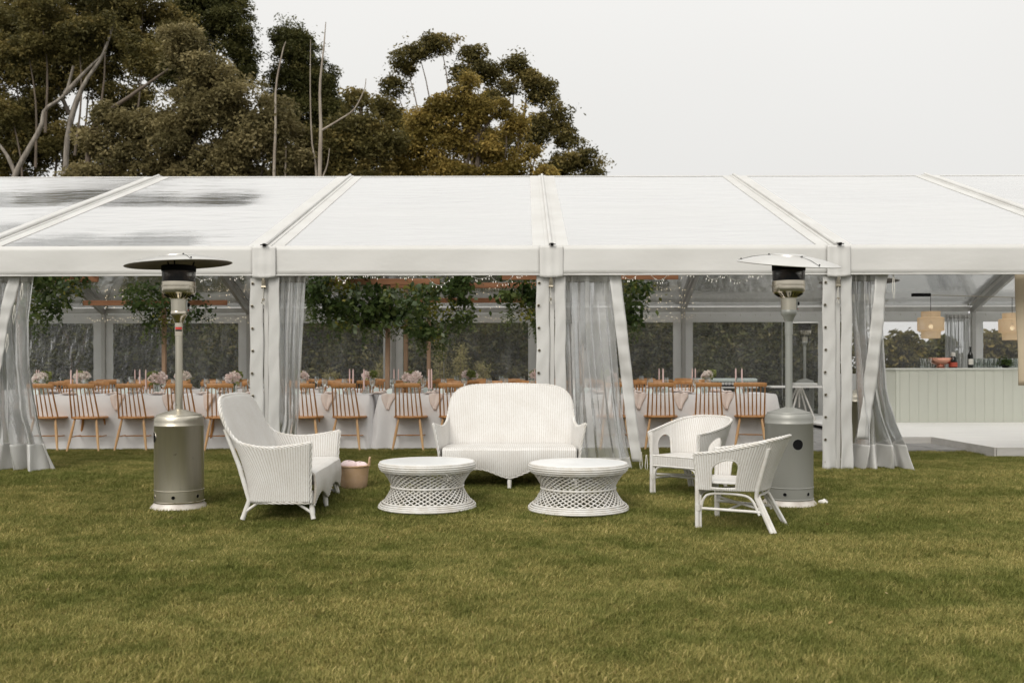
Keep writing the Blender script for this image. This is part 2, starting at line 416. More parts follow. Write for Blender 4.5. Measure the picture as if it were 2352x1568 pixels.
M['hood_grey']=simple('mid_shade_hood_underside',(.42,.40,.36),.5,.6,c2=(.33,.31,.28),scale=5)  # same painted underside shade in a lighter step, for the grey heaters
def meshscreen():
    t=NT('burner_mesh'); uv=t.n('UVMap').outputs[0]; sp=t.n('SeparateXYZ'); t.l(uv,sp.inputs[0])
    a=t.math('FRACT',t.math('DIVIDE',sp.outputs[0],.009)); b=t.math('FRACT',t.math('DIVIDE',sp.outputs[1],.009))
    hole=t.math('MULTIPLY',t.math('GREATER_THAN',a,.45),t.math('GREATER_THAN',b,.45))
    p=t.bsdf(Base_Color=t.mix(t.ramp(t.noise(t.coord('Object'),7,3),[(.4,(0,0,0)),(.7,(1,1,1))]),(.03,.03,.032),(.10,.075,.06)),Roughness=.4,Metallic=.7)
    tp=t.n('BsdfTransparent'); m=t.n('MixShader'); t.l(hole,m.inputs[0]); t.l(p.outputs[0],m.inputs[1]); t.l(tp.outputs[0],m.inputs[2])
    return t.done(m.outputs[0])
M['mesh']=meshscreen()
def rattan():
    t=NT('woven_rattan'); uv=t.n('UVMap').outputs[0]; sp=t.n('SeparateXYZ'); t.l(uv,sp.inputs[0])
    a=t.math('FRACT',t.math('DIVIDE',sp.outputs[0],.012)); b=t.math('FRACT',t.math('DIVIDE',sp.outputs[1],.012))
    hole=t.math('MULTIPLY',t.math('GREATER_THAN',a,.6),t.math('GREATER_THAN',b,.6))
    d=t.n('BsdfDiffuse'); t.put(d.inputs[0],(.84,.70,.52)); r=t.n('BsdfTranslucent'); t.put(r.inputs[0],(.92,.76,.56))
    m0=t.n('MixShader'); m0.inputs[0].default_value=.5; t.l(d.outputs[0],m0.inputs[1]); t.l(r.outputs[0],m0.inputs[2])
    tp=t.n('BsdfTransparent'); m=t.n('MixShader'); t.l(hole,m.inputs[0]); t.l(m0.outputs[0],m.inputs[1]); t.l(tp.outputs[0],m.inputs[2])
    return t.done(m.outputs[0])
M['rattan']=rattan()
def basketmat():
    t=NT('woven_palm_basket'); uv=t.n('UVMap').outputs[0]; sp=t.n('SeparateXYZ'); t.l(uv,sp.inputs[0])
    a=t.math('SINE',t.math('MULTIPLY',sp.outputs[0],2*pi/.012)); b=t.math('SINE',t.math('MULTIPLY',sp.outputs[1],2*pi/.010))
    h=t.math('ADD',t.math('MULTIPLY',t.math('MULTIPLY',a,b),.5),.5)
    base=t.mix(t.ramp(t.noise(t.coord('Object'),8,2),[(.4,(0,0,0)),(.6,(1,1,1))]),(.64,.44,.26),(.66,.47,.32))
    p=t.bsdf(Base_Color=t.mix(t.ramp(h,[(.2,(0,0,0)),(.6,(1,1,1))]),(.34,.20,.10),base),Roughness=.8); t.l(t.bump(h,.6,.004),p.inputs['Normal'])
    return t.done(p.outputs[0])
M['basket']=basketmat()
M['gum_dark']=leafmat('gum_leaf_dark',(0.034,0.038,0.012),(0.090,0.090,0.029),(0.180,0.156,0.054))
M['gum_grey']=leafmat('gum_leaf_grey_green',(0.090,0.080,0.034),(0.228,0.190,0.086),(0.396,0.330,0.168))
M['gum_gold']=leafmat('gum_leaf_golden',(0.096,0.077,0.017),(0.258,0.192,0.050),(0.504,0.360,0.108))
M['gum_olive']=leafmat('gum_leaf_olive',(0.050,0.048,0.017),(0.150,0.127,0.043),(0.300,0.228,0.078))
M['hedge']=leafmat('hedge_leaf',(.05,.058,.024),(.115,.115,.046),(.21,.18,.08))
M['conifer']=leafmat('golden_conifer',(.22,.20,.08),(.42,.37,.16),(.55,.48,.24))
M['decor']=leafmat('decor_leaf',(0.029,0.050,0.017),(0.090,0.138,0.041),(0.204,0.252,0.084),rough=.35)
M['decor_gold']=leafmat('maple_leaf',(.11,.12,.025),(.27,.27,.06),(.42,.39,.10))
M['decor_grey']=leafmat('oak_leaf_underside',(.12,.17,.09),(.22,.28,.17),(.38,.43,.30))
M['petal']=leafmat('hydrangea_petal',(.84,.66,.63),(.90,.80,.75),(.90,.86,.79),trans=.3)
M['hydleaf']=leafmat('hydrangea_leaf',(.13,.17,.04),(.27,.31,.10),(.42,.44,.20),trans=.3)

# ------------------------------------------------------------------ leaf card clouds
def leaves(name,P,size,asp,mat,parent,tint,droop=.5,seed=0,fold=True):
    """P (n,3) positions, one small folded leaf per position"""
    rg=np.random.default_rng(seed+3); n=len(P)
    d=rg.normal(size=(n,3)); d[:,2]=d[:,2]*.6-droop; d/=np.linalg.norm(d,axis=1)[:,None]
    r=rg.normal(size=(n,3)); w=np.cross(d,r); w/=np.linalg.norm(w,axis=1)[:,None]
    L_=(size*rg.uniform(.6,1.35,n))[:,None]; Wd=L_*asp
    mid=P+d*L_*.45
    V=np.empty((n,4,3)); V[:,0]=P; V[:,1]=mid+w*Wd*.5; V[:,2]=P+d*L_; V[:,3]=mid-w*Wd*.5
    me=bpy.data.meshes.new(name); me.vertices.add(n*4); me.vertices.foreach_set('co',V.reshape(-1).astype(np.float32))
    me.loops.add(n*4); me.loops.foreach_set('vertex_index',np.arange(n*4,dtype=np.int32))
    me.polygons.add(n); me.polygons.foreach_set('loop_start',np.arange(0,n*4,4,dtype=np.int32))
    me.polygons.foreach_set('loop_total',np.full(n,4,dtype=np.int32))
    me.update(calc_edges=True)
    at_=me.attributes.new('tint','FLOAT','POINT'); at_.data.foreach_set('value',np.repeat(np.clip(tint,0,1),4).astype(np.float32))
    me.materials.append(mat); return obj_mesh(name,me,parent)
def puffs(blobs,dens,leaf_n,rad,rg):
    # rounded billows of leaves, as gum crowns show them: leaves gather on the outer, upper side of each billow
    Ps=[];Ts=[]
    for c,r in blobs:
        k=max(2,int(r[0]*r[2]*pi*dens)); d=rg.normal(size=(k,3)); d/=np.linalg.norm(d,axis=1)[:,None]
        cc=np.array(c)+d*(rg.uniform(.12,1,k)**.5)[:,None]*np.maximum(np.array(r)-rad*.55,.1)
        for j in range(k):
            rr=rad*rg.uniform(.6,1.45); m=int(leaf_n*(rr/rad)**2*rg.uniform(.75,1.2)); q=rg.normal(size=(m,3)); q[:,2]+=.35
            q/=np.linalg.norm(q,axis=1)[:,None]; q*=(rg.uniform(.35,1.08,m)**.6)[:,None]*rr; q[:,2]*=.72
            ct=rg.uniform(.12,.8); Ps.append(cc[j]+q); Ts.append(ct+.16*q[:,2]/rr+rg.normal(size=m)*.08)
    return np.concatenate(Ps),np.concatenate(Ts)
def clumped(blobs,dens,leaf_n,cr_,rg):
    """blobs: (c(3), r(3)); returns positions and tint; clumps sit through the blob, denser near its surface"""
    Ps=[];Ts=[]
    for c,r in blobs:
        vol=r[0]*r[2]*pi; k=max(3,int(vol*dens))
        d=rg.normal(size=(k,3)); d/=np.linalg.norm(d,axis=1)[:,None]
        rad=rg.uniform(.25,1,k)**.5
        cc=np.array(c)+d*rad[:,None]*np.array(r)
        ct=rg.uniform(.1,.85,k)
        for j in range(k):
            m=int(leaf_n*rg.uniform(.5,1.4)); q=rg.normal(size=(m,3))*cr_*rg.uniform(.6,1.3)*np.array((1,1,.62))
            Ps.append(cc[j]+q); Ts.append(ct[j]+rg.normal(size=m)*.10)
    return np.concatenate(Ps),np.concatenate(Ts)
# ------------------------------------------------------------------ ground
def ground_mat():
    t=NT('lawn_soil'); p=t.pos(); n1=t.noise(p,.5,4,.6,sc=(.35,1,1)); n2=t.noise(p,60,4,.7)
    c=t.mix(t.ramp(n1,[(.35,(0,0,0)),(.65,(1,1,1))]),(.035,.042,.016),(.06,.058,.024))
    c=t.mix(1,c,t.ramp(n2,[(.3,(.5,)*3),(.7,(1.4,)*3)]),'MULTIPLY')
    b=t.bsdf(Base_Color=c,Roughness=.95); t.l(t.bump(n2,.8,.03),b.inputs['Normal']); return t.done(b.outputs[0])
g=MB()
ys=[-60,-30,-20,-14,-12,-10,-8,-6,-5,-4,-3,-2,-1.5,-1,-.7,-.4,-.2,0,.2,.4,1,3,6,10,14,20,30,50,90,180,400,900]
xs=[-900,-300,-100,-40,-20,-12,-8,-5,-2,0,2,5,8,12,20,40,100,300,900]
g.add([(x,y,max(gz(y),-1.2)) for y in ys for x in xs],
      [(j*len(xs)+i,j*len(xs)+i+1,(j+1)*len(xs)+i+1,(j+1)*len(xs)+i) for j in range(len(ys)-1) for i in range(len(xs)-1)])
tag(g.build('ground',ground_mat()),kind='structure')

# grass: one patch of blades instanced over the visible lawn (points and patch live in the same mesh)
def grass_mat():
    t=NT('grass_blade'); p=t.pos(); a=t.n('Attribute',attribute_name='tint').outputs['Fac']
    band=t.noise(p,.9,3,.6,sc=(.3,1.25,1)); mot=t.noise(p,4,5,.7)
    k=t.math('ADD',t.math('MULTIPLY',band,.55),t.math('MULTIPLY',mot,.65))
    k=t.ramp(k,[(.52,(0,0,0)),(.71,(1,1,1))])
    green=t.ramp(a,[(0,(0.096,0.113,0.026)),(.5,(0.170,0.185,0.045)),(1,(0.286,0.292,0.085))])
    straw=t.ramp(a,[(0,(0.158,0.158,0.042)),(.45,(0.329,0.310,0.100)),(.8,(0.530,0.444,0.169)),(1,(0.734,0.580,0.269))])
    c=t.mix(k,green,straw)
    b=t.bsdf(Base_Color=c,Roughness=.55); b.inputs['Specular IOR Level'].default_value=.12
    tr=t.n('BsdfTranslucent'); t.l(c,tr.inputs[0]); m=t.n('MixShader'); m.inputs[0].default_value=.3
    t.l(b.outputs[0],m.inputs[1]); t.l(tr.outputs[0],m.inputs[2]); return t.done(m.outputs[0])
def build_grass():
    rg=np.random.default_rng(5); n=3800; hw=.21
    P=rg.uniform(-hw,hw,(n,2))*1.15
    h=rg.gamma(5,.0040,n)+.005; h=np.clip(h,.008,.038)
    ang=rg.uniform(0,2*pi,n); lean=rg.uniform(.2,1.15,n)*h
    lx=np.cos(ang)*lean+.25*h; ly=np.sin(ang)*lean*.9
    wd=rg.uniform(.0010,.0023,n); wa=rg.uniform(0,pi,n); wx,wy=np.cos(wa)*wd,np.sin(wa)*wd
    V=np.zeros((n,5,3))
    V[:,0,:2]=P-np.c_[wx,wy]; V[:,1,:2]=P+np.c_[wx,wy]
    m=P+np.c_[lx,ly]*.38
    V[:,2,:2]=m+np.c_[wx,wy]*.8; V[:,3,:2]=m-np.c_[wx,wy]*.8; V[:,2:4,2]=(h*.62)[:,None]
    V[:,4,:2]=P+np.c_[lx,ly]; V[:,4,2]=h*.93
    V[:,:2,2]=-.01
    pts=[]
    y=-6.75
    while y<9.6:
        D=y+10.2; st=.27 if y<1 else .36
        x=-.56*D-.4
        while x<.56*D+.2:
            X=x+R.uniform(-.06,.06)+CAMX; Y=y+R.uniform(-.05,.05)
            if not((X>3.2 and Y>2.1) or (X>5.25 and Y>1.3)): pts.append((X,Y,gz(Y)))
            x+=st
        y+=st*.92
    pts=np.array(pts); k=len(pts)
    allv=np.concatenate([V.reshape(-1,3),pts])
    me=bpy.data.meshes.new('grass')
    me.vertices.add(len(allv)); me.vertices.foreach_set('co',allv.reshape(-1).astype(np.float32))
    b=np.arange(n)*5
    quads=np.c_[b,b+1,b+2,b+3]; tris=np.c_[b+3,b+2,b+4]
    me.loops.add(n*7); me.loops.foreach_set('vertex_index',np.concatenate([quads.reshape(-1),tris.reshape(-1)]).astype(np.int32))
    me.polygons.add(2*n)
    me.polygons.foreach_set('loop_start',np.concatenate([np.arange(0,4*n,4),4*n+np.arange(0,3*n,3)]).astype(np.int32))
    me.polygons.foreach_set('loop_total',np.concatenate([np.full(n,4),np.full(n,3)]).astype(np.int32))
    me.update(calc_edges=True)
    def at1(nm,v): x=me.attributes.new(nm,'FLOAT','POINT'); x.data.foreach_set('value',v.astype(np.float32))
    at1('tint',np.concatenate([np.repeat(np.clip(rg.beta(1.2,1.5,n),0,1),5),np.zeros(k)]))
    at1('ispt',np.concatenate([np.zeros(5*n),np.ones(k)]))
    at1('rz',np.concatenate([np.zeros(5*n),rg.uniform(-1.3,1.3,k)]))
    at1('sc',np.concatenate([np.zeros(5*n),rg.uniform(.9,1.2,k)]))
    me.materials.append(grass_mat())
    o=obj_mesh('grass',me); tag(o,'short mown olive green lawn grass with paler straw coloured bands','grass',kind='stuff')
    ng=bpy.data.node_groups.new('scatter','GeometryNodeTree')
    ng.interface.new_socket('Geometry',in_out='INPUT',socket_type='NodeSocketGeometry')
    ng.interface.new_socket('Geometry',in_out='OUTPUT',socket_type='NodeSocketGeometry')
    N=ng.nodes.new; gi=N('NodeGroupInput'); go=N('NodeGroupOutput')
    def attr(nm):
        q=N('GeometryNodeInputNamedAttribute'); q.data_type='FLOAT'; q.inputs[0].default_value=nm; return q.outputs['Attribute']
    sp=N('GeometryNodeSeparateGeometry'); sp.domain='POINT'
    cmpn=N('FunctionNodeCompare'); cmpn.data_type='FLOAT'; cmpn.operation='GREATER_THAN'
    ng.links.new(attr('ispt'),cmpn.inputs[0]); cmpn.inputs[1].default_value=.5
    ng.links.new(gi.outputs[0],sp.inputs[0]); ng.links.new(cmpn.outputs[0],sp.inputs[1])
    ip=N('GeometryNodeInstanceOnPoints'); ng.links.new(sp.outputs[0],ip.inputs['Points']); ng.links.new(sp.outputs[1],ip.inputs['Instance'])
    cx=N('ShaderNodeCombineXYZ'); ng.links.new(attr('rz'),cx.inputs[2]); ng.links.new(cx.outputs[0],ip.inputs['Rotation'])
    ng.links.new(attr('sc'),ip.inputs['Scale']); ng.links.new(ip.outputs[0],go.inputs[0])
    md=o.modifiers.new('scatter','NODES'); md.node_group=ng
build_grass()

# a few fallen leaves and dry scraps on the lawn
rg=np.random.default_rng(17); n=90
yy=rg.uniform(-6.2,-.2,n); xx=rg.uniform(-.5,.5,n)*(yy+10.2)+CAMX
o=leaves('fallen_leaves',np.c_[xx,yy,np.array([gz(float(v)) for v in yy])+.026],.032,.45,leafmat('dry_leaf',(.20,.11,.04),(.36,.24,.10),(.55,.45,.28),trans=.1),None,rg.uniform(0,1,n),droop=0,seed=17)
tag(o,'small dry fallen leaves scattered over the lawn','leaf litter',kind='stuff')

# ------------------------------------------------------------------ trees
def trunk(mb,pts,r0,r1,n=10,k=14):
    P=cr(pts,k); mb.tube(P,[lerp(r0,r1,(i/k)**.8) for i in range(k+1)],n); return mb
def tree(name,label,Y,blobs,trunks,mat,dens=2.6,leaf_n=80,size=.15,asp=.42,seed=0,bark=None,group='trees beyond the marquee',cat='tree',dy=None,tint_off=0,crad=.25,depth=.8,pd=1,pl=1):
    rg=np.random.default_rng(seed); s=FPX/(Y-CAMY)
    base=trunks[0][0][0][0] if trunks else blobs[0][0]
    bx=at(base,845,Y).x
    t=thing(name,label,cat,(bx,Y,0),0,group)
    B=[]
    for b in blobs:
        px,py,rx,ry=b[:4]; yy=b[4] if len(b)>4 else 0
        c=at(px,py,Y); B.append(((c.x-bx,yy,c.z),(rx/s,max(.6,(rx+ry)/2/s*depth),ry/s)))
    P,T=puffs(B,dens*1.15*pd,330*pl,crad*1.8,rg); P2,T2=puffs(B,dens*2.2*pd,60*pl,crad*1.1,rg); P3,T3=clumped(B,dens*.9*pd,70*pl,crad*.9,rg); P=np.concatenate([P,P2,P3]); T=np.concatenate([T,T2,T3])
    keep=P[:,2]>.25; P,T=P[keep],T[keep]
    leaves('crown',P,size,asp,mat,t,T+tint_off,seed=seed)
    for pts,r0,r1 in trunks:
        W_=[at(p[0],p[1],Y+(p[2] if len(p)>2 else 0)) for p in pts]; W_=[Vector((w.x-bx,w.y-Y,w.z)) for w in W_]
        if W_[0].z<4: W_=[Vector((W_[0].x-(W_[1].x-W_[0].x)*.3,W_[0].y,-.05))]+W_
        trunk(MB(),W_,r0,r1).build('trunk',bark or M['bark'],t,True)
    # inner limbs reaching into the crown masses
    for i,(c,r) in enumerate(B):
        if trunks and i<12:
            w=Vector(c); a=Vector(c)*.75+Vector((0,0,-r[2]*1.2)); a.z=max(a.z,1)
            trunk(MB(),[a,(a+w)/2+Vector((.2,0,.2)),w+Vector((0,0,r[2]*.5))],.05,.015,6,6).build('branch',M['barkdark'],t,True)
    return t
# back row, dark
tree('gum_tree','tall dark gum tree filling the top left corner of the photo',30,
     [(60,60,130,110),(200,30,140,110),(330,60,120,110),(60,220,110,110),(20,340,100,110),(210,170,60,70),(300,230,70,60),(150,330,90,60),(120,150,80,60),(260,100,90,80),(250,400,60,60),(20,120,70,80)],
     [([(150,430),(158,300),(190,200),(235,130),(260,60)],.17,.05),([(160,260),(115,150),(110,100)],.09,.03)],
     M['gum_olive'],dens=2.7,seed=1)
tree('gum_tree','dark upright gum tree reaching the top edge behind the pale forked trunk',36,
     [(450,60,90,90),(540,60,55,90),(560,140,40,60),(400,150,70,70),(520,190,50,40),(470,-20,90,60)],
     [([(440,430),(450,250),(470,120),(500,30)],.2,.05)],M['gum_dark'],dens=3,seed=2,bark=M['barkdark'])
tree('gum_tree','leaning pale trunked gum tree at the left edge above the roof',26,
     [(60,110,70,60),(180,90,70,50),(20,260,40,50),(90,20,80,50),(330,120,50,50),(240,60,50,40)],
     [([(150,430),(158,300),(190,200),(235,130),(260,60)],.11,.045),([(28,420),(50,370),(95,290),(105,250),(150,215),(170,150)],.12,.045),([(0,330),(20,360),(35,395)],.05,.08),([(150,215),(200,160),(245,118)],.09,.03)],
     M['gum_olive'],dens=2.2,seed=3)
tree('gum_tree','broad grey green gum tree with a long bare branch, left of centre',22,
     [(440,260,110,90),(560,250,90,80),(340,290,80,60),(560,340,90,80),(420,360,110,70),(300,370,80,50),(640,300,60,70),(230,330,60,45),(250,260,50,40),(480,170,70,50),(420,110,60,60),(660,370,70,50),(510,420,140,60),(220,420,90,50)],
     [([(200,430),(215,290),(300,220),(350,185),(420,135)],.10,.03),([(205,400),(290,365),(370,330)],.06,.02)],
     M['gum_grey'],dens=2.9,seed=4,bark=M['barkdark'])
tree('gum_tree','narrow dark pointed gum tree behind the bare dead trunks',38,
     [(660,80,40,45),(690,130,70,60),(680,190,85,55),(740,200,50,70),(760,260,45,60),(650,240,50,40),(700,260,70,60),(790,300,35,60),(740,340,80,80)],
     [([(690,430),(690,250),(680,90)],.2,.04)],M['gum_dark'],dens=3,seed=5,bark=M['barkdark'])
tree('gum_tree','bushy brown olive gum tree between the dead trunks and the golden tree',23,
     [(790,360,70,70),(830,300,60,60),(825,225,28,28),(760,310,40,40),(870,340,60,70),(720,380,60,50),(800,430,120,60),(700,320,35,40)],
     [([(800,430),(810,350),(830,250)],.09,.03)],M['gum_olive'],dens=2.9,seed=6,tint_off=.12,bark=M['barkdark'])
tree('gum_tree','large gum tree with a loose open dark top right of centre',31,
     [(1010,95,45,25),(960,120,38,25),(930,150,35,30),(1090,130,32,30),(1120,165,45,35),(1180,150,32,22),(1160,200,30,25),(905,200,25,30),(880,240,30,35),(1210,180,40,35),(1250,210,38,45),(1060,170,18,18),
      (1280,270,35,45),(1310,320,35,40),(1350,370,35,35),(1300,380,60,40),(1240,300,40,40),(1120,330,70,50),(960,300,50,45),(1370,400,25,25),(1130,225,30,24),(905,270,35,30)],
     [([(1090,430),(1085,300),(1080,200),(1075,110)],.16,.03),([(1150,430),(1190,330),(1210,230)],.12,.04)],
     M['gum_olive'],dens=3.0,seed=7,bark=M['barkdark'])
tree('golden_wattle_tree','golden brown wattle tree with rounded clumps in front of the open topped gum',25,
     [(1080,185,20,24),(1065,225,34,30),(1020,250,50,40),(1100,260,45,45),(1160,250,34,34),(980,290,50,40),(1040,320,60,50),(1120,340,60,45),(1190,290,30,30),(940,340,60,50),(1000,390,80,40),(1080,410,70,40),(1170,390,60,40),(1215,345,30,25),(1255,400,30,20),(930,400,60,40),(1040,470,200,50)],
     [([(1090,430),(1100,340),(1085,240)],.13,.04),([(1060,420),(1090,330),(1150,250)],.07,.03)],
     M['gum_gold'],dens=3.0,seed=8,bark=M['barkdark'])
tree('low_tree','low shaded tree filling the gap above the roof at centre left',27,[(640,430,200,70),(380,440,200,60),(850,430,120,60)],
     [([(640,500),(640,420)],.1,.05)],M['gum_olive'],dens=2.6,seed=19,bark=M['barkdark'])
def dead(label,Y,paths,seed):
    bx=at(paths[0][0][0][0],845,Y).x; t=thing('dead_tree',label,'tree',(bx,Y,0),0,'bare dead trunks above the roof')
    mb=MB()
    for i,(pts,r0,r1) in enumerate(paths):
        W_=[at(p[0],p[1],Y) for p in pts]; W_=[Vector((w.x-bx,0,w.z)) for w in W_]
        if i==0: W_=[Vector((W_[0].x,0,-.05))]+W_
        q=MB(); trunk(q,W_,r0,r1); q.build('trunk' if i==0 else 'branch',M['deadwood'],t,True)
    return t
dead('tall bleached dead trunk with one upswept side branch',21,[([(735,430),(738,300),(736,200),(745,110),(750,50)],.09,.012),([(738,300),(780,275),(815,250),(838,205),(842,180)],.04,.01),([(736,420),(752,380),(758,340)],.03,.01)],1)
dead('slimmer bleached dead trunk with a bent top, left of the tallest one',21.3,[([(630,430),(634,300),(635,200),(650,120),(658,95)],.065,.012)],2)
dead('thin reddish dead trunk close beside the tallest one',22,[([(728,430),(718,330),(714,220),(715,90)],.05,.01)],3)
dead('short broken dead stump showing just above the roof ridge',21.6,[([(656,440),(657,380),(658,335)],.04,.02)],4)
# hedge of shrubs seen through the back windows
hl=['dark leafy shrub','dense dark green bush','brownish bush with rusty leaf tips','tangled dark bush']
xh=[-15,-13.2,-11.6,-9.8,-8.2,-6.6,-5.0,-3.3,-1.6,.1,1.7,3.2,4.7,5.9,6.7]
for i,x in enumerate(xh):
    Y=13.6+R.uniform(-.5,.9); h=R.uniform(2.9,3.7); rg=np.random.default_rng(50+i)
    t=thing('shrub',f'{hl[i%4]} behind the back wall, {ORD[i+1]} shrub from the left','shrub',(x,Y,0),0,'dark shrubs behind the back wall')
    B=[((R.uniform(-.9,.9),R.uniform(-.5,.6),R.uniform(.4,h-.6)),(.75,.6,.65)) for _ in range(9)]+[((0,.3,h*.45),(1.1,.7,h*.45)),((R.uniform(-.4,.4),0,h-.3),(.5,.5,.5))]
    P,T=clumped(B,17,44,.2,rg); k=P[:,2]>.02
    leaves('foliage',P[k],.115,.5,M['hedge'],t,T[k]+R.uniform(-.1,.35),seed=50+i)
    for q in range(4): trunk(MB(),[(R.uniform(-.3,.3),0,-.05),(R.uniform(-.5,.5),0,h*.4),(R.uniform(-.8,.8),0,h*.8)],.03,.008,6,6).build('stem',M['barkdark'],t,True)
for i,(px,top,w) in enumerate([(1010,780,55),(1058,795,70),(1110,835,60),(560,850,80),(760,850,70),(880,835,50)]):
    Y=12.1; p=at(px,845,Y); h=at(px,top,Y).z; rg=np.random.default_rng(80+i)
    t=thing('golden_conifer',f'small yellow green conifer behind the back window, {["tallest","second tallest","right hand low","far left low","left hand low","left hand middle"][i]} one','conifer',(p.x,Y,0),0,'golden conifers behind the back windows')
    B=[((R.uniform(-.05,.05),0,z),(max(.1,(1-z/h)*w/200+.06),.2,.14)) for z in np.linspace(.1,h-.1,9)]
    P,T=clumped(B,320,16,.06,rg); leaves('foliage',P,.055,.35,M['conifer'],t,T,droop=-.4,seed=80+i)
    MB().tube([(0,0,-.02),(0,0,h-.05)],[.03,.008],6).build('trunk',M['barkdark'],t,True)
# low thicket under the gums, one dark mass behind the shrubs
rg=np.random.default_rng(99)
B=[((x,19.5+rg.uniform(-1,1),rg.uniform(.8,3.6)),(1.5,1.0,1.1)) for x in np.linspace(-24,8.2,60)]+[((x,20.5,1.6),(1.3,.8,1.7)) for x in np.linspace(-24,8.0,26)]
P,T=clumped(B,9,34,.28,rg); k=P[:,2]>.02
tag(leaves('thicket',P[k],.19,.5,M['hedge'],None,T[k],seed=99),'dark tangled undergrowth massed under the gum trees behind the marquee','undergrowth',kind='stuff')
# distant trees seen past the bar
def far(lbl,Y,bl,seed,mat): tree('distant_tree',lbl,Y,bl,[([(bl[0][0],850),(bl[0][0],bl[0][1])],.2,.08)],mat,dens=.9,leaf_n=30,size=.42,asp=.5,crad=.5,seed=seed,bark=M['barkdark'],group='distant trees past the bar',depth=.8,pd=.9,pl=.33)
far('distant loose crowned tree seen past the bar just right of the curtain',55,[(2075,790,22,16),(2060,808,16,8),(2095,805,14,10),(2070,822,12,6)],31,M['gum_olive'])
far('distant broad dark tree behind the left rattan lamp',58,[(2150,800,32,22),(2125,822,34,20),(2165,835,38,20),(2110,842,40,14),(2172,790,18,16)],32,M['gum_dark'])
far('distant low tree line at the foot of the window past the bar',60,[(2060,843,26,10),(2040,850,22,10),(2200,838,30,18),(2230,845,30,14)],33,M['gum_olive'])
far('distant spreading tree behind the right rattan lamp',57,[(2280,785,26,14),(2310,800,22,14),(2290,825,24,18),(2340,790,30,22),(2345,830,26,16),(2265,812,10,14)],34,M['gum_olive'])

# ------------------------------------------------------------------ paving and deck
pv=tag(bpy.data.objects.new('paving',None),kind='structure'); COL.objects.link(pv)
pm=MB().box(-.296,.296,-.296,.296,-.02,.030).mesh('paver',M['paver'])
for i in range(4):
    for j in range(13):
        o=obj_mesh('paver',pm,pv); o.location=(3.5+.6*i+(.0),2.45+.6*j,R.uniform(-.003,.003))
dk=tag(bpy.data.objects.new('deck',None),kind='structure'); COL.objects.link(dk)
yy=1.41; k=0
while yy<9.2:
    y1=yy+.60; x0=5.36 if yy<3.1 else 4.75
    x=x0
    for w in ([2.4,2.4,2.2] if k%2 else [1.3,2.4,2.4,1.0]):
        MB().box(x+.002,x+w-.002,yy+.002,y1-.002,.09,.120+R.uniform(-.001,.001)).build('deck_board',M['deck'],dk,bev=.002); x+=w
    yy=y1; k+=1
for (a,b) in [((5.345,1.40),(5.345,1.94)),((5.345,1.944),(5.345,2.5)),((5.345,2.504),(5.345,3.2)),((5.36,1.395),(6.9,1.395)),((6.904,1.395),(8.8,1.395)),((4.735,3.22),(5.34,3.22)),((4.735,3.22),(4.735,5.4))]:
    MB().bar((a[0],a[1],.045),(b[0],b[1],.045),.02,.149).build('fascia_board',M['deckside'],dk)

# ------------------------------------------------------------------ marquee
EZ,RZ,HW=2.35,4.08,5.0
def rz(y): return EZ+(RZ-EZ)*(y/HW) if y<=HW else RZ-(RZ-EZ)*((y-HW)/HW)
mq=thing('marquee','long clear roofed white marquee open along its near side','marquee',(0,0,0))
FX=[-12,-9,-6,-3,0,3,6,9,12]
wetA={-9:1.5,-6:1.15,-3:.22}
def roof(x0,side):
    mb=MB(); nu,nv=30,30; wet=[]
    def f(u,v):
        y=v*HW; x=x0+.05+u*2.9
        sag=-.02*abs(sin(pi*v*2))*sin(pi*u)
        if side: return (x,10-y,rz(y)+sag)
        return (x,y,rz(y)+sag)
    mb.grid(f,nu,nv,flip=bool(side))
    o=mb.build('roof_panel',M['roof_back' if side else 'roof'],mq,True)
    at_=o.data.attributes.new('wet','FLOAT','POINT'); A=wetA.get(x0,0) if not side else 0
    vals=[]
    for j in range(nv+1):
        for i in range(nu+1):
            u,v=i/nu,j/nv; y=v*HW
            d=y if y<2.48 else y-2.5
            up=.85 if y<2.5 else 1.1
            xs_=math.exp(-((u-(.42 if y<2.5 else .5 if x0!=-6 else .35))/.36)**4)
            w=A*math.exp(-(d/up)**2*1.2)*xs_*(1.0+.25*sin(u*13+x0)+.15*sin(u*31))
            if x0==-9: w=max(w,.9*A*math.exp(-((u-.85)/.3)**2)*math.exp(-((d-.7)/.6)**2))
            vals.append(w)
    at_.data.foreach_set('value',vals)
    # white fabric borders and the seam along the middle purlin
    def strip(name,xa,xb,ya,yb,dz=.006,m=M['white_pvc']):
        q=MB(); 
        def g2(u,v):
            y=lerp(ya,yb,v); z=rz(y)+dz-.02*abs(sin(pi*y/HW*2))*sin(pi*(lerp(xa,xb,u)-x0)/3)
            return (lerp(xa,xb,u),10-y if side else y,z)
        q.grid(g2,max(1,int((xb-xa)/.2)),max(1,int((yb-ya)/.2)),flip=bool(side)); q.build(name,m,o,True)
    strip('border_strip',x0+.04,x0+.19,.0,HW); strip('border_strip',x0+2.81,x0+2.96,.0,HW)
    strip('border_strip',x0+.191,x0+2.809,0,.06); strip('border_strip',x0+.191,x0+2.809,HW-.08,HW)
for x0 in FX[:-1]:
    roof(x0,0); roof(x0,1)
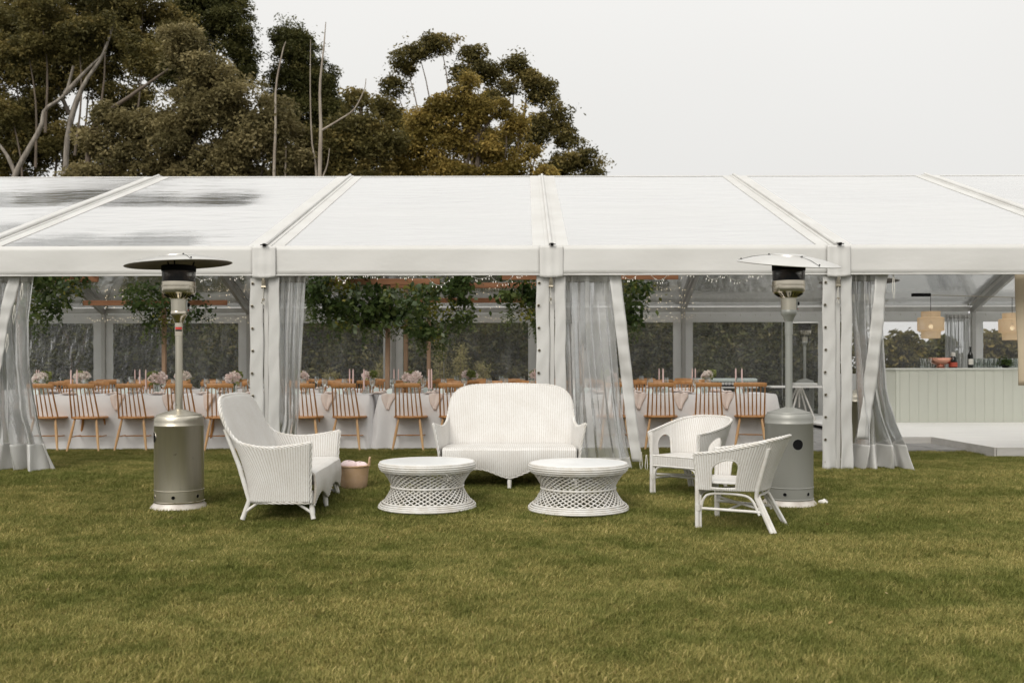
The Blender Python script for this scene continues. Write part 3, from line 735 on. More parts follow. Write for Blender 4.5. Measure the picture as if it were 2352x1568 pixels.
for x in FX:                                    # frames
    for s_ in (0,1):
        Y=lambda y:(10-y if s_ else y)
        MB().bar((x,Y(.05),EZ-.11),(x,Y(5.0),RZ-.11),.065,.12).build('rafter',M['alu'],mq)
        q=MB(); q.bar((x,Y(0),EZ+.008),(x,Y(5.0),RZ+.008),.115,.012); q.tube([(x,Y(-.03),EZ+.024),(x,Y(5.0),RZ+.024)],.020,8); q.build('keder_rail',M['white_pvc'],mq,True)
    MB().box(x-.03,x+.05,9.86,9.96,0,EZ-.1).build('upright',M['alu'],mq,bev=.006)
    MB().box(x-.012,x+.04,-.012,.09,0,EZ-.1).build('upright',M['alu'],mq,bev=.006)
    MB().box(x-.11,x+.11,-.12,.12,0,.012).build('base_plate',M['alu'],mq) if x>-13 else None
for x0 in FX[:-1]:
    for nm,y,z in (('eave_beam',.06,EZ-.10),('eave_beam',9.92,EZ-.065),('ridge_beam',5.0,RZ-.11),('purlin',2.5,rz(2.5)-.13),('purlin',7.5,rz(2.5)-.13)):
        w=.05 if nm!='eave_beam' else .07
        MB().box(x0+.05,x0+2.95,y-w/2,y+w/2,z-.05,z+.05).build(nm,M['alu'],mq,bev=.006)
    # front valance, slightly rippled, with a rolled lower edge
    def vf(u,v):
        z=lerp(EZ+.012,2.054,v); x=x0+.10+u*2.80
        return (x,-.055-.006*sin(x*3.1+v*2)*v-.004*sin(x*9)*v,z+.004*sin(x*2.3)*v)
    va=MB().grid(vf,60,6).build('valance',M['valance'],mq,True,sol=.004)
    MB().tube([(x0+.1+u/30*2.8,-.057-.006*sin((x0+.1+u/30*2.8)*3.1+2),2.054) for u in range(31)],.008,6).build('valance_hem',M['valance'],va,True)
for x in FX:
    if x<-8 or x>8: continue
    def cf(u,v):
        X=x-.115+u*.245; z=lerp(EZ+.004,2.03,v)
        return (X,-.072-.009*sin(pi*u)*(.25+v*.75)*(1+.4*sin(v*9+x))-.003*sin(u*17),z-.01*sin(pi*u)*v+.006*u*v)
    fl=MB().grid(cf,20,14).build('corner_flap',M['valance'],mq,True,sol=.004)
    MB().box(x+.0,x+.03,-.10,-.07,EZ+.005,EZ+.03).build('rail_end_cap',M['black'],mq)
    MB().bar((x-.02,-.10,EZ+.016),(x+.05,-.10,EZ+.016),.02,.008).build('rail_end_cap',M['black'],mq)
    # jamb flaps laced to the upright
    for nm,a,b,ph in (('jamb_flap',x-.152,x-.012,0),('jamb_flap',x+.042,x+.158,2)):
        def jf(u,v):
            z=lerp(2.14,.01,v); fl_=max(0,(v-.86)/.14)
            X=lerp(a,b,u)+(.02*fl_*(u-.5))+.004*sin(v*21+ph)
            return (X,-.025-.004*sin(v*17+u*2+ph)*sin(pi*u)-.002*sin(v*43+u*5)-.03*fl_*sin(u*5+ph),z)
        j=MB().grid(jf,8,60).build(nm,M['white_pvc'],mq,True,sol=.004)
        if ph==0:
            for k in range(9):
                z=1.97-k*.235
                e=MB(); e.lathe([(.007,0),(.011,.004),(.015,.003),(.016,0)],10,M=Matrix.Translation((a+.028+.004*sin((2.14-z)/2.13*21),-.036,z))@Matrix.Rotation(pi/2,4,'X'))
                e.build('eyelet',M['zinc'],j,True)
                MB().lathe([(.0,.001),(.008,.001)],8,M=Matrix.Translation((a+.028+.004*sin((2.14-z)/2.13*21),-.036,z))@Matrix.Rotation(pi/2,4,'X')).build('eyelet_hole',M['black'],j)
    rt=MB().box(x-.018,x+.022,-.07,-.04,1.92,2.0); rt.tube([(x-.022,-.062,1.93),(x+.026,-.062,1.93)],.014,8); rt.bar((x+.002,-.075,1.96),(x+.002,-.08,2.035),.028,.006)
    rt=rt.build('ratchet',M['zinc'],mq)
    st=MB(); st.bar((x,-.06,1.93),(x-.004,-.06,1.80),.026,.004); st.bar((x-.004,-.062,1.80),(x+.008,-.07,1.745),.024,.004); st.bar((x-.006,-.075,1.80),(x-.02,-.07,1.76),.02,.004)
    st.tube([(x,-.06,2.1),(x,-.06,2.0)],.012,6); st.build('strap_tail',M['strap'],rt)
    MB().box(x-.012,x+.012,-.08,-.055,1.79,1.81).build('strap_buckle',M['zinc'],rt)
# back wall
for x0 in FX[:-1]:
    MB().grid(lambda u,v:(x0+.02+u*2.96,10.055,lerp(EZ+.012,2.06,v)),20,4,flip=True).build('valance',M['wallfabric'],mq,True)
for x0 in FX[:-1]:
    if x0>=6:
        zb,zt,a,b=.95,2.02,.16,.16
    else: zb,zt,a,b=.125,2.02,.15,.17
    wl=MB(); xa,xb=x0+.055,x0+2.965; ya=9.90
    for (p,q,r_,s_) in ((xa,xb,zt,EZ-.155),(xa,xb,0,zb),(xa,xa+a,zb,zt),(xb-b,xb,zb,zt)):
        def wf(u,v):
            X=lerp(p,q,u); z=lerp(r_,s_,v); return (X,ya-.008*sin(z*19+X*2.5)-.005*sin(z*41+X*7),z)
        wl.grid(wf,max(2,int((q-p)/.08)),max(2,int((s_-r_)/.08)),flip=True)
    w=wl.build('wall_panel',M['wallfabric'],mq,True)
    def pf(u,v):
        X=lerp(xa+a,xb-b,u); z=lerp(zb,zt,v); return (X,ya+.012*sin(X*4+z*2)*sin(pi*u)*sin(pi*v),z)
    pane_m=M['window'] if x0<6 else M['window_clear']
    MB().grid(pf,30,16,flip=True).build('window_pane',pane_m,w,True)
    for k in range(9):
        X=x0+.25+k*.31; MB().tube([(X,ya-.02,EZ-.165),(X+.006,ya-.035,EZ-.185),(X+.01,ya-.02,EZ-.20)],.005,5).build('lacing_loop',M['strap'],w)
for x,z0 in ((5.05,1.02),(-1.95,.9),(-4.9,.3),(1.5,.6)):      # vertical welds down the clear windows
    MB().box(x-.006,x+.006,9.885,9.888,z0-.6,2.02).build('pane_weld',M['white_pvc'],mq)

# ------------------------------------------------------------------ gathered clear curtains
def curtain(label,x0,x1,n,amp,zh,strip=None,y0=.06,ztop=2.08,ph=0,cols=150,rows=44,head=True,stripw=.115,loops=()):
    """x0,x1: keys (z,x) of the two side edges"""
    t=thing('curtain',label,'curtain',((x0[-1][1]+x1[-1][1])/2,y0,0),0,'clear curtains tied back at the open side'); ox=t.location.x
    def f(u,v,z0=ztop,z1=0.0,off=0.0):
        z=lerp(z0,z1,v); a,b=interp(x0,z),interp(x1,z)
        A=interp(amp,z); w=2*pi*n*u+ph
        uu=u+.012*sin(w*2.1+z*1.5)+.02*sin(3*u+z*2.2)
        lo=max(0,1-z/.55); yy=A*(sin(w+.7*sin(z*1.6)+1.3*sin(u*5))*(1-.45*lo)+.45*sin(w*.57+z*1.3+2)+lo*.5*sin(w*.43+1+z*5)+.08*sin(w*2.7+z*4))
        return (lerp(a,b,uu)-ox,yy+off+.012*sin(z*9+u*14)*(z<.7),z)
    lv=(ztop-zh)/ztop
    MB().grid(lambda u,v:f(u,v,ztop-.09 if head else ztop,zh),cols,rows).build('clear_sheet',M['curtain'],t,True)
    MB().grid(lambda u,v:f(u,v,zh,0.0),cols,12).build('hem',M['white_pvc'],t,True,sol=.003)
    if head: MB().grid(lambda u,v:f(u,v,ztop,ztop-.09),cols,4).build('heading_band',M['white_pvc'],t,True,sol=.003)
    if strip:
        def sf(u,v):
            z=lerp(strip[-1][0],strip[0][0],v); xc=interp(strip,z); w=stripw*(1-.1*v)
            return (xc+(u-.5)*w-ox,-.075-.02*sin(z*5+u)-.012*sin(u*3+z*11)-.004*sin(z*37),z)
        MB().grid(sf,6,50).build('edge_strip',M['white_pvc'],t,True,sol=.003)
    for (lx,lz,ln) in loops:
        MB().tube([(lx-ox,-.09,lz),(lx-.012-ox,-.10,lz-ln*.6),(lx-ox,-.11,lz-ln),(lx+.014-ox,-.10,lz-ln*.6),(lx+.006-ox,-.09,lz)],.004,5).build('tie_loop',M['strap'],t,True)
    return t
X=lambda px:(px-1206)/218+CAMX
curtain('clear curtain gathered at the left edge of the photo, spreading onto the grass',
  [(0,X(-60)),(.4,X(-45)),(1.0,X(-30)),(2.1,X(-40))],[(0,X(118)),(.3,X(104)),(.62,X(86)),(1.1,X(68)),(1.6,X(66)),(2.1,X(78))],5,
  [(0,.16),(.3,.10),(1,.05),(2.1,.03)],.29,[(1.0,X(-6)),(1.5,X(12)),(2.08,X(38))],loops=[(X(58),1.98,.18),(X(40),1.75,.2),(X(24),1.45,.2)])
curtain('clear curtain gathered beside the left post, its foot behind the wicker settee',
  [(0,X(540)),(.15,X(562)),(.5,X(600)),(1,X(606)),(2.1,X(612))],[(0,X(680)),(.5,X(688)),(1,X(692)),(2.1,X(700))],6,
  [(0,.10),(.5,.05),(1,.035),(2.1,.025)],.16)
curtain('clear curtain beside the centre post with its white edge trailing a tie cord',
  [(0,X(1292)),(1,X(1298)),(2.1,X(1300))],[(0,X(1452)),(.3,X(1440)),(1,X(1425)),(2.1,X(1404))],3.5,
  [(0,.07),(.3,.06),(1,.04),(2.1,.035)],.13,[(.10,X(1462)),(.35,X(1453)),(.9,X(1441)),(1.4,X(1428)),(2.08,X(1412))],stripw=.125,loops=[(X(1470),.2,.22),(X(1482),.17,.2)])
curtain('clear curtain beside the right post, waisted and flaring to a white hem on the grass',
  [(0,X(1956)),(.25,X(1966)),(.5,X(1975)),(1.2,X(1966)),(2.1,X(1957))],[(0,X(2102)),(.25,X(2090)),(.5,X(2062)),(.85,X(2044)),(1.5,X(2036)),(2.1,X(2042))],4.5,
  [(0,.15),(.3,.11),(.7,.06),(2.1,.035)],.27,[(.33,X(1976)),(.8,X(1994)),(1.3,X(2004)),(2.08,X(2024))],stripw=.135,loops=[(X(2047),2.05,.26)])
gc=curtain('grey pleated clear curtain gathered at the far right back corner behind the bar',
  [(.9,8.33),(2.2,8.36)],[(.9,8.84),(2.2,8.82)],6,[(.9,.035),(2.2,.03)],.95,y0=9.7,ztop=2.17,cols=90)
# ------------------------------------------------------------------ spindle chairs
def chair_parts(wide):
    """local: sitter faces +y; origin on the ground under the seat"""
    p=[]
    seat=MB(); n=28; prof=[]
    def out(k,sc=1):
        a=2*pi*k/n; ca,sa=cos(a),sin(a)
        x=.225*math.copysign(abs(ca)**.72,ca)*sc; y=.20*math.copysign(abs(sa)**.8,sa)*sc
        x*=1-.10*(1 if sa<0 else 0)*abs(sa)
        return x,y
    rings=[(.86,.428),(.97,.431),(1,.440),(.99,.452),(.93,.458),(.6,.452),(.001,.450)]
    vs=[(out(k,sc)[0],out(k,sc)[1],z) for sc,z in rings for k in range(n)]
    fs=[(i*n+k,i*n+(k+1)%n,(i+1)*n+(k+1)%n,(i+1)*n+k) for i in range(len(rings)-1) for k in range(n)]+[tuple(range(n))[::-1]]
    seat.add(vs,fs); p.append(('seat',seat,M['chairwood'],1))
    hw=.20 if wide else .160
    def railp(t): return Vector((t*hw*1.04,-.295+.035*(t*t)- .0,0))
    rail=MB(); N=14; prof=[(-.010,0),(-.012,.012),(-.011,.046),(-.004,.056),(.006,.056),(.012,.046),(.013,.012),(.010,0)]
    vs=[];m=len(prof)
    for i in range(N+1):
        t=-1+2*i/N; c=railp(t); e=1-max(0,abs(t)-.86)*1.1
        for dy,dz in prof: vs.append((c.x,c.y+dy-.004*dz/.05,.832+ (dz-.028)*e+.028+.004*(1-t*t)))
    fs=[(i*m+k,(i+1)*m+k,(i+1)*m+(k+1)%m,i*m+(k+1)%m) for i in range(N) for k in range(m)]+[tuple(range(m)),tuple(N*m+k for k in range(m))[::-1]]
    rail.add(vs,fs); p.append(('top_rail',rail,M['chairwood'],1))
    ns=8 if wide else 7
    for i in range(ns):
        t=-1+2*i/(ns-1); b=Vector((t*.172,-.135-.035*(1-t*t),.45)); q=railp(t*.90); q.z=.838
        outer=i in(0,ns-1); r=(.0105,.0115,.0085) if outer else (.0075,.0095,.0065)
        sp=MB(); sp.tube([b,b.lerp(q,.35),q],[r[0],r[1],r[2]],7); p.append(('spindle',sp,M['chairwood'],1))
    for sx in(-1,1):
        for sy in(-1,1):
            tp=Vector((sx*.135,sy*.125,.436)); bt=Vector((sx*.205,sy*.205 if sy>0 else -.225,-.004))
            lg=MB(); lg.tube([tp,tp.lerp(bt,.35),tp.lerp(bt,.6),bt],[.013,.0185,.0185,.0115],8)
            p.append(('leg',lg,M['chairwood_pale'] if sy<0 else M['chairwood'],1))
    for sx in(-1,1):
        a=Vector((sx*.171,.166,.20));b=Vector((sx*.172,-.178,.20)); q=MB(); q.tube([a,a.lerp(b,.5),b],[.006,.009,.006],6); p.append(('stretcher',q,M['chairwood'],1))
    q=MB(); q.tube([(-.171,-.006,.20),(0,-.006,.20),(.171,-.006,.20)],[.006,.009,.006],6); p.append(('stretcher',q,M['chairwood'],1))
    return p
def make_chair(wide):
    t=thing('spindle_chair','x','chair')
    for nm,mb,m,sm in chair_parts(wide): mb.build(nm,m,t,bool(sm))
    return t
narrow,wide=make_chair(False),make_chair(True); used=set()
def put_chair(w,x,y,rz_,label,group):
    src=wide if w else narrow
    if src not in used:
        used.add(src); src.location=(x,y,0); src.rotation_euler=(0,0,rz_); src['label']=label; src['group']=group; return src
    c=dup(src,(x,y,0),rz_,label); c['group']=group; return c
row1=[(110,0),(208,0),(311,0),(428,0),(514,0),(704,0),(802,0),(943,0),(1046,0),(1408,0),(1517,0),(1628,0),(1725,1)]
r1lab=['narrow oak spindle chair half hidden by the far left clear curtain',
 'narrow oak spindle chair at the front table, just right of the far left curtain',
 'narrow oak spindle chair at the front table, just left of the stainless steel heater',
 'narrow oak spindle chair directly behind the stainless steel heater pole',
 'narrow oak spindle chair above the tilted back of the side on settee',
 'narrow oak spindle chair cut by the left post curtain, at the front table',
 'narrow oak spindle chair at the front table, left of the cloth join and timber pole',
 'narrow oak spindle chair at the front table, just right of the timber pole',
 'narrow oak spindle chair half hidden by the left end of the front facing settee',
 'narrow oak spindle chair seen through the clear curtain beside the centre post',
 'narrow oak spindle chair directly behind the rear wicker tub chair, left of two',
 'narrow oak spindle chair between the rear tub chair and the wide backed chair',
 'wide backed oak spindle chair at the right end of the front table']
G1='spindle chairs on the near side of the front table'
for (px,w),lb in zip(row1,r1lab):
    x=(px-1206)/(FPX/12.78)+CAMX
    put_chair(w,x,2.58+R.uniform(-.05,.04),R.uniform(-.2,.2)+(.10 if px<300 else -.08 if px>1500 else 0),lb,G1)
def chair_row(y,xs,rz_,where,grp):
    n=0
    for x in xs:
        n+=1; w=R.random()<.45
        put_chair(w,x+R.uniform(-.05,.05),y+R.uniform(-.05,.05),rz_+R.uniform(-.12,.12),f'{"wide" if w else "narrow"} backed oak spindle chair, {ORD[n]} from left, {where}',grp)
fr=lambda a,b,st:[a+i*st for i in range(int((b-a)/st)+1)]
chair_row(4.02,fr(-7.2,2.7,.585),pi,'far side of the front table','spindle chairs on the far side of the front table')
chair_row(5.62,fr(-7.6,2.9,.60),0,'near side of the rear table','spindle chairs on the near side of the rear table')
chair_row(7.12,fr(-8.4,2.6,.61),pi,'far side of the rear table','spindle chairs on the far side of the rear table')

# ------------------------------------------------------------------ tables under cloths
def table(label,x0,x1,y0,y1,seed):
    cx,cy=(x0+x1)/2,(y0+y1)/2; t=thing('trestle_table',label.replace('@','long trestle table under'),'table',(cx,cy,0),0,'long trestle tables')
    hx,hy=(x1-x0)/2-.02,(y1-y0)/2-.02
    MB().box(-hx,hx,-hy,hy,.69,.722).build('table_top',M['pole'],t)
    for sx in(-1,1):
        for sy in(-1,1): MB().bar((sx*(hx-.3),sy*(hy-.12),0),(sx*(hx-.3),sy*(hy-.12),.69),.04,.04).build('leg',M['alu'],t)
    hx+=.02;hy+=.02
    c=MB(); n=360; rings=[(0,.728,0),(0,.722,.3),(.012,.700,.6),(.02,.55,1),(.03,.35,1),(.045,.15,1),(.06,.012,1),(.085,.006,1)]
    per=2*(2*hx+2*hy); pts=[]
    for k in range(n):
        d=k/n*per
        if d<2*hx: p=(-hx+d,-hy,0,-1)
        elif d<2*hx+2*hy: p=(hx,-hy+d-2*hx,1,0)
        elif d<4*hx+2*hy: p=(hx-(d-2*hx-2*hy),hy,0,1)
        else: p=(-hx,hy-(d-4*hx-2*hy),-1,0)
        cd=min(abs(hx-abs(p[0])),9)+min(abs(hy-abs(p[1])),9); cor=math.exp(-(cd/.22)**2)
        pts.append((p,d,cor))
    vs=[]
    rg=random.Random(seed); ph=[rg.uniform(0,6) for _ in range(6)]
    for o,z,a in rings:
        for (px,py,nx,ny),d,cor in pts:
            f=(.010*sin(d*5.1+ph[0])+.008*sin(d*9.7+ph[1])+.006*sin(d*17+ph[2]))*a*(1-z/.75)+cor*.07*a*(1-z/.75)*(1+.8*sin(d*26+ph[3]))
            q=o+f
            sx_=math.copysign(1,px) if cor>.2 else 0; sy_=math.copysign(1,py) if cor>.2 else 0
            vs.append((px+nx*q+(sx_*cor*q*.4 if ny else 0),py+ny*q+(sy_*cor*q*.4 if nx else 0),z+.006*sin(d*13+ph[4])*(z<.1)*(a)))
    m=len(rings); fs=[(i*n+k,(i+1)*n+k,(i+1)*n+(k+1)%n,i*n+(k+1)%n) for i in range(m-1) for k in range(n)]
    c.add(vs,fs)
    c.add([(-hx,-hy,.7285),(hx,-hy,.7285),(hx,hy,.7285),(-hx,hy,.7285)],[(0,1,2,3)])
    o=c.build('tablecloth',M['cloth'],None,True,loc=(cx,cy,0))
    tag(o,label.replace('@','pale linen cloth draped to the grass over'),'tablecloth','pale linen tablecloths')
table('@ left half of front dining row',-8.7,-2.33,2.72,3.78,1)
table('@ right half of front dining row',-2.21,3.07,2.72,3.78,2)
table('@ left half of rear dining row',-9.0,-2.5,5.82,6.86,3)
table('@ right half of rear dining row',-2.35,3.0,5.82,6.86,4)
TZ=.729
# table settings: masters then copies
def m_plate():
    t=thing('dinner_plate','x','plate'); MB().lathe([(0,.004),(.075,.004),(.085,.008),(.125,.018),(.128,.021),(.123,.020),(.085,.011),(0,.008)],28).build('rim',M['plate'],t,True)
    q=MB(); q.grid(lambda u,v:((u-.5)*.10+.01*sin(v*8),(v-.5)*.16,.024+.012*sin(u*9+v*5)*sin(v*7)+.01*sin(u*3.14)),10,12); q.build('folded_napkin',M['napkin'],t,True,sol=.006); return t
def m_wine():
    t=thing('wine_glass','x','glass'); MB().lathe([(.036,0),(.034,.003),(.005,.007),(.0035,.02),(.0035,.085),(.012,.095)],16).build('stem',M['glass'],t,True)
    MB().lathe([(.012,.095),(.034,.115),(.043,.145),(.042,.175),(.034,.215),(.033,.215),(.041,.175),(.042,.146),(.033,.117),(.01,.097)],18).build('bowl',M['glass'],t,True); return t
def m_tumbler():
    t=MB().lathe([(0,.0),(.032,0),(.037,.095),(.035,.095),(.030,.006),(0,.006)],16).build('tumbler',M['glass'],None,True); return tag(t,'x','glass')
def m_card():
    t=MB(); t.lathe([(.0,-.0015),(.042,-.0015),(.042,.0015),(0,.0015)],20,M=Matrix.Translation((0,0,.04))@Matrix.Rotation(radians(80),4,'X')); t=t.build('place_card',M['mint']); return tag(t,'x','place card')
def m_candle():
    t=thing('taper_candle','x','candle'); MB().tube([(0,0,.05),(0,0,.31),(0,0,.335),(0,0,.345)],[.0115,.0105,.006,.002],10).build('wax',M['candle'],t,True)
    MB().lathe([(.0,0),(.03,0),(.031,.01),(.014,.022),(.014,.062),(.018,.066),(.012,.066),(.011,.03),(0,.03)],14).build('holder',M['glass'],t,True)
    MB().tube([(0,0,.343),(.002,0,.356)],.0012,5).build('wick',M['black'],t); return t
def m_flowers(seed,pink):
    t=thing('flower_vase','x','flowers'); rg=np.random.default_rng(seed)
    MB().lathe([(0,0),(.045,0),(.052,.06),(.045,.13),(.05,.14),(.047,.14),(.042,.13),(.048,.06),(.041,.006),(0,.006)],18).build('vase',M['glass'],t,True)
    for k in range(5): MB().tube([(R.uniform(-.02,.02),R.uniform(-.02,.02),.01),(R.uniform(-.03,.03),R.uniform(-.02,.02),.15),(R.uniform(-.06,.06),0,.22)],.0035,5).build('flower_stem',M['water'],t)
    heads=[((-.06,-.01,.22),.068),((.055,-.02,.235),.075),((0,.05,.255),.07),((.0,-.05,.205),.06)]
    for k,(c,r) in enumerate(heads):
        m=420; d=rg.normal(size=(m,3)); d/=np.linalg.norm(d,axis=1)[:,None]; P=np.array(c)+d*r*rg.uniform(.82,1.05,m)[:,None]*np.array((1,1,.85))
        g_=(k==2); leaves('bloom' ,P,.030,.95,M['hydleaf'] if g_ else M['petal'],t,rg.uniform(.2,1,m)*(.8 if pink else 1.1)+(0 if pink else .15),droop=0,seed=seed+k)
    m=40; d=rg.normal(size=(m,3)); d/=np.linalg.norm(d,axis=1)[:,None]
    leaves('foliage',np.array((0,0,.2))+d*np.array((.11,.07,.05)),.075,.55,M['hydleaf'],t,rg.uniform(0,1,m),droop=.1,seed=seed+9); return t
def m_hang():
    q=MB()
    def f(u,v):
        d=v*.30; w=.085*(1-max(0,v-.45)/.62)+.008
        x=(u-.5)*2*w*(1 if v<.5 else 1)+.01*sin(v*6)
        if d<.09: return (x*.7,.09-d,.014+.006*sin(u*8))
        return (x,-.010-.012*abs(sin(u*6))-.02*sin((d-.09)*6),.012-(d-.09))
    q.grid(f,14,20); t=q.build('napkin',M['napkin'],None,True,sol=.003); return tag(t,'x','napkin')
PROTO={}
def put(kind,mk,loc,rz_,label,group):
    if kind not in PROTO:
        PROTO[kind]=mk(); o=PROTO[kind]; o.location=loc; o.rotation_euler=(0,0,rz_); o['label']=label
    else: o=dup(PROTO[kind],loc,rz_,label)
    o['group']=group; return o
def settings(y0,y1,xs,row,full=True):
    for i,x in enumerate(xs):
        o=ORD[i+1]
        for side,(ye,dr) in enumerate(((y0,1),(y1,-1))):
            nm='near' if side==0 else 'far'; w=f'{o} from left, {nm} side of {row} table'
            if not full and side==0 and i%2: continue
            put('plate',m_plate,(x,ye+dr*.17,TZ),R.uniform(-.3,.3)+(pi if side else 0),f'blush plate with folded napkin, {w}','place settings')
            put('wine',m_wine,(x+dr*(.17+R.uniform(-.02,.02)),ye+dr*(.30+R.uniform(-.02,.02)),TZ),0,f'stemmed wine glass, {w}','stemmed wine glasses on the tables')
            if full:
                put('tumbler',m_tumbler,(x+dr*(.25+R.uniform(-.02,.02)),ye+dr*.22,TZ),0,f'short tumbler, {w}','tumblers on the tables')
                put('card',m_card,(x+dr*.15,ye+dr*.13,TZ+.0),R.uniform(-.3,.3),f'round mint place card, {w}','mint place cards')
xs_near=[ (p-1206)/(FPX/13.1)+CAMX for p in (60,160,262,365,470,575,660,757,870,990,1090,1190,1290,1380,1465,1575,1670)]
settings(2.72,3.78,xs_near,'front')
settings(5.82,6.86,fr(-8.5,2.7,.8),'rear',False)
for px,a in ((388,.2),(478,-.3),(572,.2),(752,0),(891,.05),(1000,-.1),(1467,.1),(1563,-.05),(1668,.12),(268,.1)):
    x=(px-1206)/(FPX/12.9)+CAMX; put('hang',m_hang,(x,2.715,TZ-.002),a,f'blush napkin hanging over the front table edge, {ORD[sorted([388,478,572,752,891,1000,1467,1563,1668,268]).index(px)+1]} from the left','napkins hanging over the table edge')
fl=[(95,3.3,0),(360,3.2,1),(537,3.3,1),(945,3.35,1),(1400,3.3,1),(187,6.2,0),(418,6.3,0),(693,6.3,1),(850,6.2,1),(1080,6.4,1),(1232,6.2,1),(1627,6.0,0)]
for i,(px,y,pk) in enumerate(fl):
    s=FPX/(y+10.2); row='front' if y<5 else 'rear'; k='flP' if pk else 'flW'
    n=[f for f in fl if (f[1]<5)==(y<5)].index(fl[i])+1
    put(k,lambda:m_flowers(21 if pk else 33,pk),((px-1206)/s+CAMX,y,TZ),R.uniform(0,6),f'{"pink" if pk else "cream"} hydrangeas in a glass vase on the {row} table, {ORD[n]} from the left','hydrangea vases')
ca=[(84,6.2),(89,6.3),(163,3.1),(177,3.25),(310,6.1),(321,3.5),(335,3.2),(803,6.1),(811,3.2),(836,3.15),(905,6.2),(915,6.3),(985,3.3),(991,3.45),(1228,6.1),(1514,6.1),(1523,3.3),(1590,6.2),(1597,6.3),(1690,3.15),(1704,3.3)]
for i,(px,y) in enumerate(sorted(ca)):
    s=FPX/(y+10.2); put('candle',m_candle,((px-1206)/s+CAMX,y,TZ),0,f'thin pink taper candle in a glass holder, {ORD[i+1]} from the left along the tables','pink taper candles')

# ------------------------------------------------------------------ wicker furniture
def braid(pts,r,parent,name='braided_rim',tw=.05,mat=None):
    P=[Vector(p) for p in pts]; Ln=[0]
    for a,b in zip(P,P[1:]): Ln.append(Ln[-1]+(b-a).length)
    n=max(20,int(Ln[-1]/.0125)); res=[]
    def samp(d):
        k=0
        while k<len(Ln)-2 and Ln[k+1]<d: k+=1
        t=(d-Ln[k])/max(1e-6,Ln[k+1]-Ln[k]); return P[k].lerp(P[k+1],min(1,t)),(P[k+1]-P[k]).normalized()
    mb=MB()
    for s_ in range(3):
        q=[]
        for i in range(n+1):
            d=Ln[-1]*i/n; c,t=samp(d); up=Vector((0,0,1)) if abs(t.z)<.9 else Vector((0,1,0)); x=(up-t*up.dot(t)).normalized(); y=t.cross(x)
            a=2*pi*(d/tw*.33+s_/3); q.append(c+x*cos(a)*r*.62+y*sin(a)*r*.62)
        mb.tube(q,r*.58,6)
    return mb.build(name,mat or M['cane'],parent,True)
def settee(label,loc,rz_):
    """local: seat faces -y"""
    t=thing('wicker_settee',label,'settee',loc,rz_,'white wicker settees')
    Tt=[(0,.46,.955),(.22,.46,.95),(.41,.452,.937),(.53,.43,.893),(.60,.395,.80),(.617,.335,.68),(.63,.25,.595),(.645,.10,.560),(.66,-.04,.558),(.68,-.18,.575),(.710,-.315,.598)]
    Bt=[(0,.20,.13),(.22,.20,.13),(.42,.198,.13),(.54,.19,.13),(.59,.175,.13),(.610,.14,.13),(.618,.08,.13),(.622,.0,.13),(.626,-.08,.13),(.63,-.18,.13),(.64,-.295,.13)]
    mir=lambda L_:[(-x,y,z) for x,y,z in L_[::-1]][:-1]+L_
    n=120; TP=cr(mir(Tt),n); BP=cr(mir(Bt),n)
    def f(u,v):
        i=min(n,int(round(u*n))); a,b=BP[i],TP[i]
        h=v; z=lerp(a.z,b.z,h); k=h**1.7
        return (lerp(a.x,b.x,h**1.5 if h>0 else 0),lerp(a.y,b.y,k),z)
    MB().grid(f,n,30).build('woven_shell',M['wicker'],t,True,sol=.024)
    braid([f(i/n,1.0) for i in range(n+1)],.0135,t,tw=.038)
    for sx in(0,1): braid([f(sx,v/16) for v in range(17)],.011,t,'front_edge_braid')
    # seat with rolled front and shaped apron
    def bot(x):
        a=abs(x)
        if a<.30: return .098+.085*(sin(a/.30*pi/2)**1.6)
        return .183-.075*((a-.30)/.33)**2
    def sf(u,v):
        x=lerp(-.625,.625,u)
        if v<.6: y=lerp(.215,-.31,v/.6); x*=1-.10*max(0,(y-.03)/.18)**2; return (x,y,.368-.006*sin(v/.6*pi)-.010*max(0,(v-.55)/.05))
        w=(v-.6)/.4; z=lerp(.358,bot(x),w); return (x,-.318-.014*sin(w*pi),z)
    MB().grid(sf,60,34).build('woven_seat',M['wicker'],t,True,sol=.02)
    braid([(lerp(-.625,.625,i/40),-.322,bot(lerp(-.625,.625,i/40))) for i in range(41)],.009,t,'apron_edge_braid')
    braid([(x,y,.128) for x,y in [(-.64,-.29),(-.626,0),(-.61,.13),(-.54,.19),(-.2,.205),(.2,.205),(.54,.19),(.61,.13),(.626,0),(.64,-.29)]],.010,t,'bottom_edge_braid')
    for sx in(-1,0,1):
        q=MB(); q.tube([(sx*.60,-.295,.22),(sx*.605,-.30,.10),(sx*.612,-.305,.055),(sx*.612,-.308,.03),(sx*.618,-.315,0)],[.019,.019,.022,.018,.019],10); q.build('leg',M['cane'],t,True)
    for sx in(-1,1):
        q=MB(); q.tube([(sx*.585,.375,.70),(sx*.605,.262,.42),(sx*.595,.185,.15),(sx*.61,.235,0)],[.016,.018,.019,.019],10); q.build('leg',M['cane'],t,True)
        q=MB(); q.tube([(sx*.61,.225,.05),(sx*.60,.10,.14)],.011,8); q.tube([(sx*.612,-.30,.05),(sx*.60,-.16,.14)],.011,8)
        q.tube([(sx*.60,-.30,.05),(sx*.47,-.29,.17)],.011,8); q.build('brace',M['cane'],t,True)
    return t
settee('white wicker settee facing the camera in the middle of the lawn group',(-.415,-.86,gz(-1.0)+.012),radians(-.5))
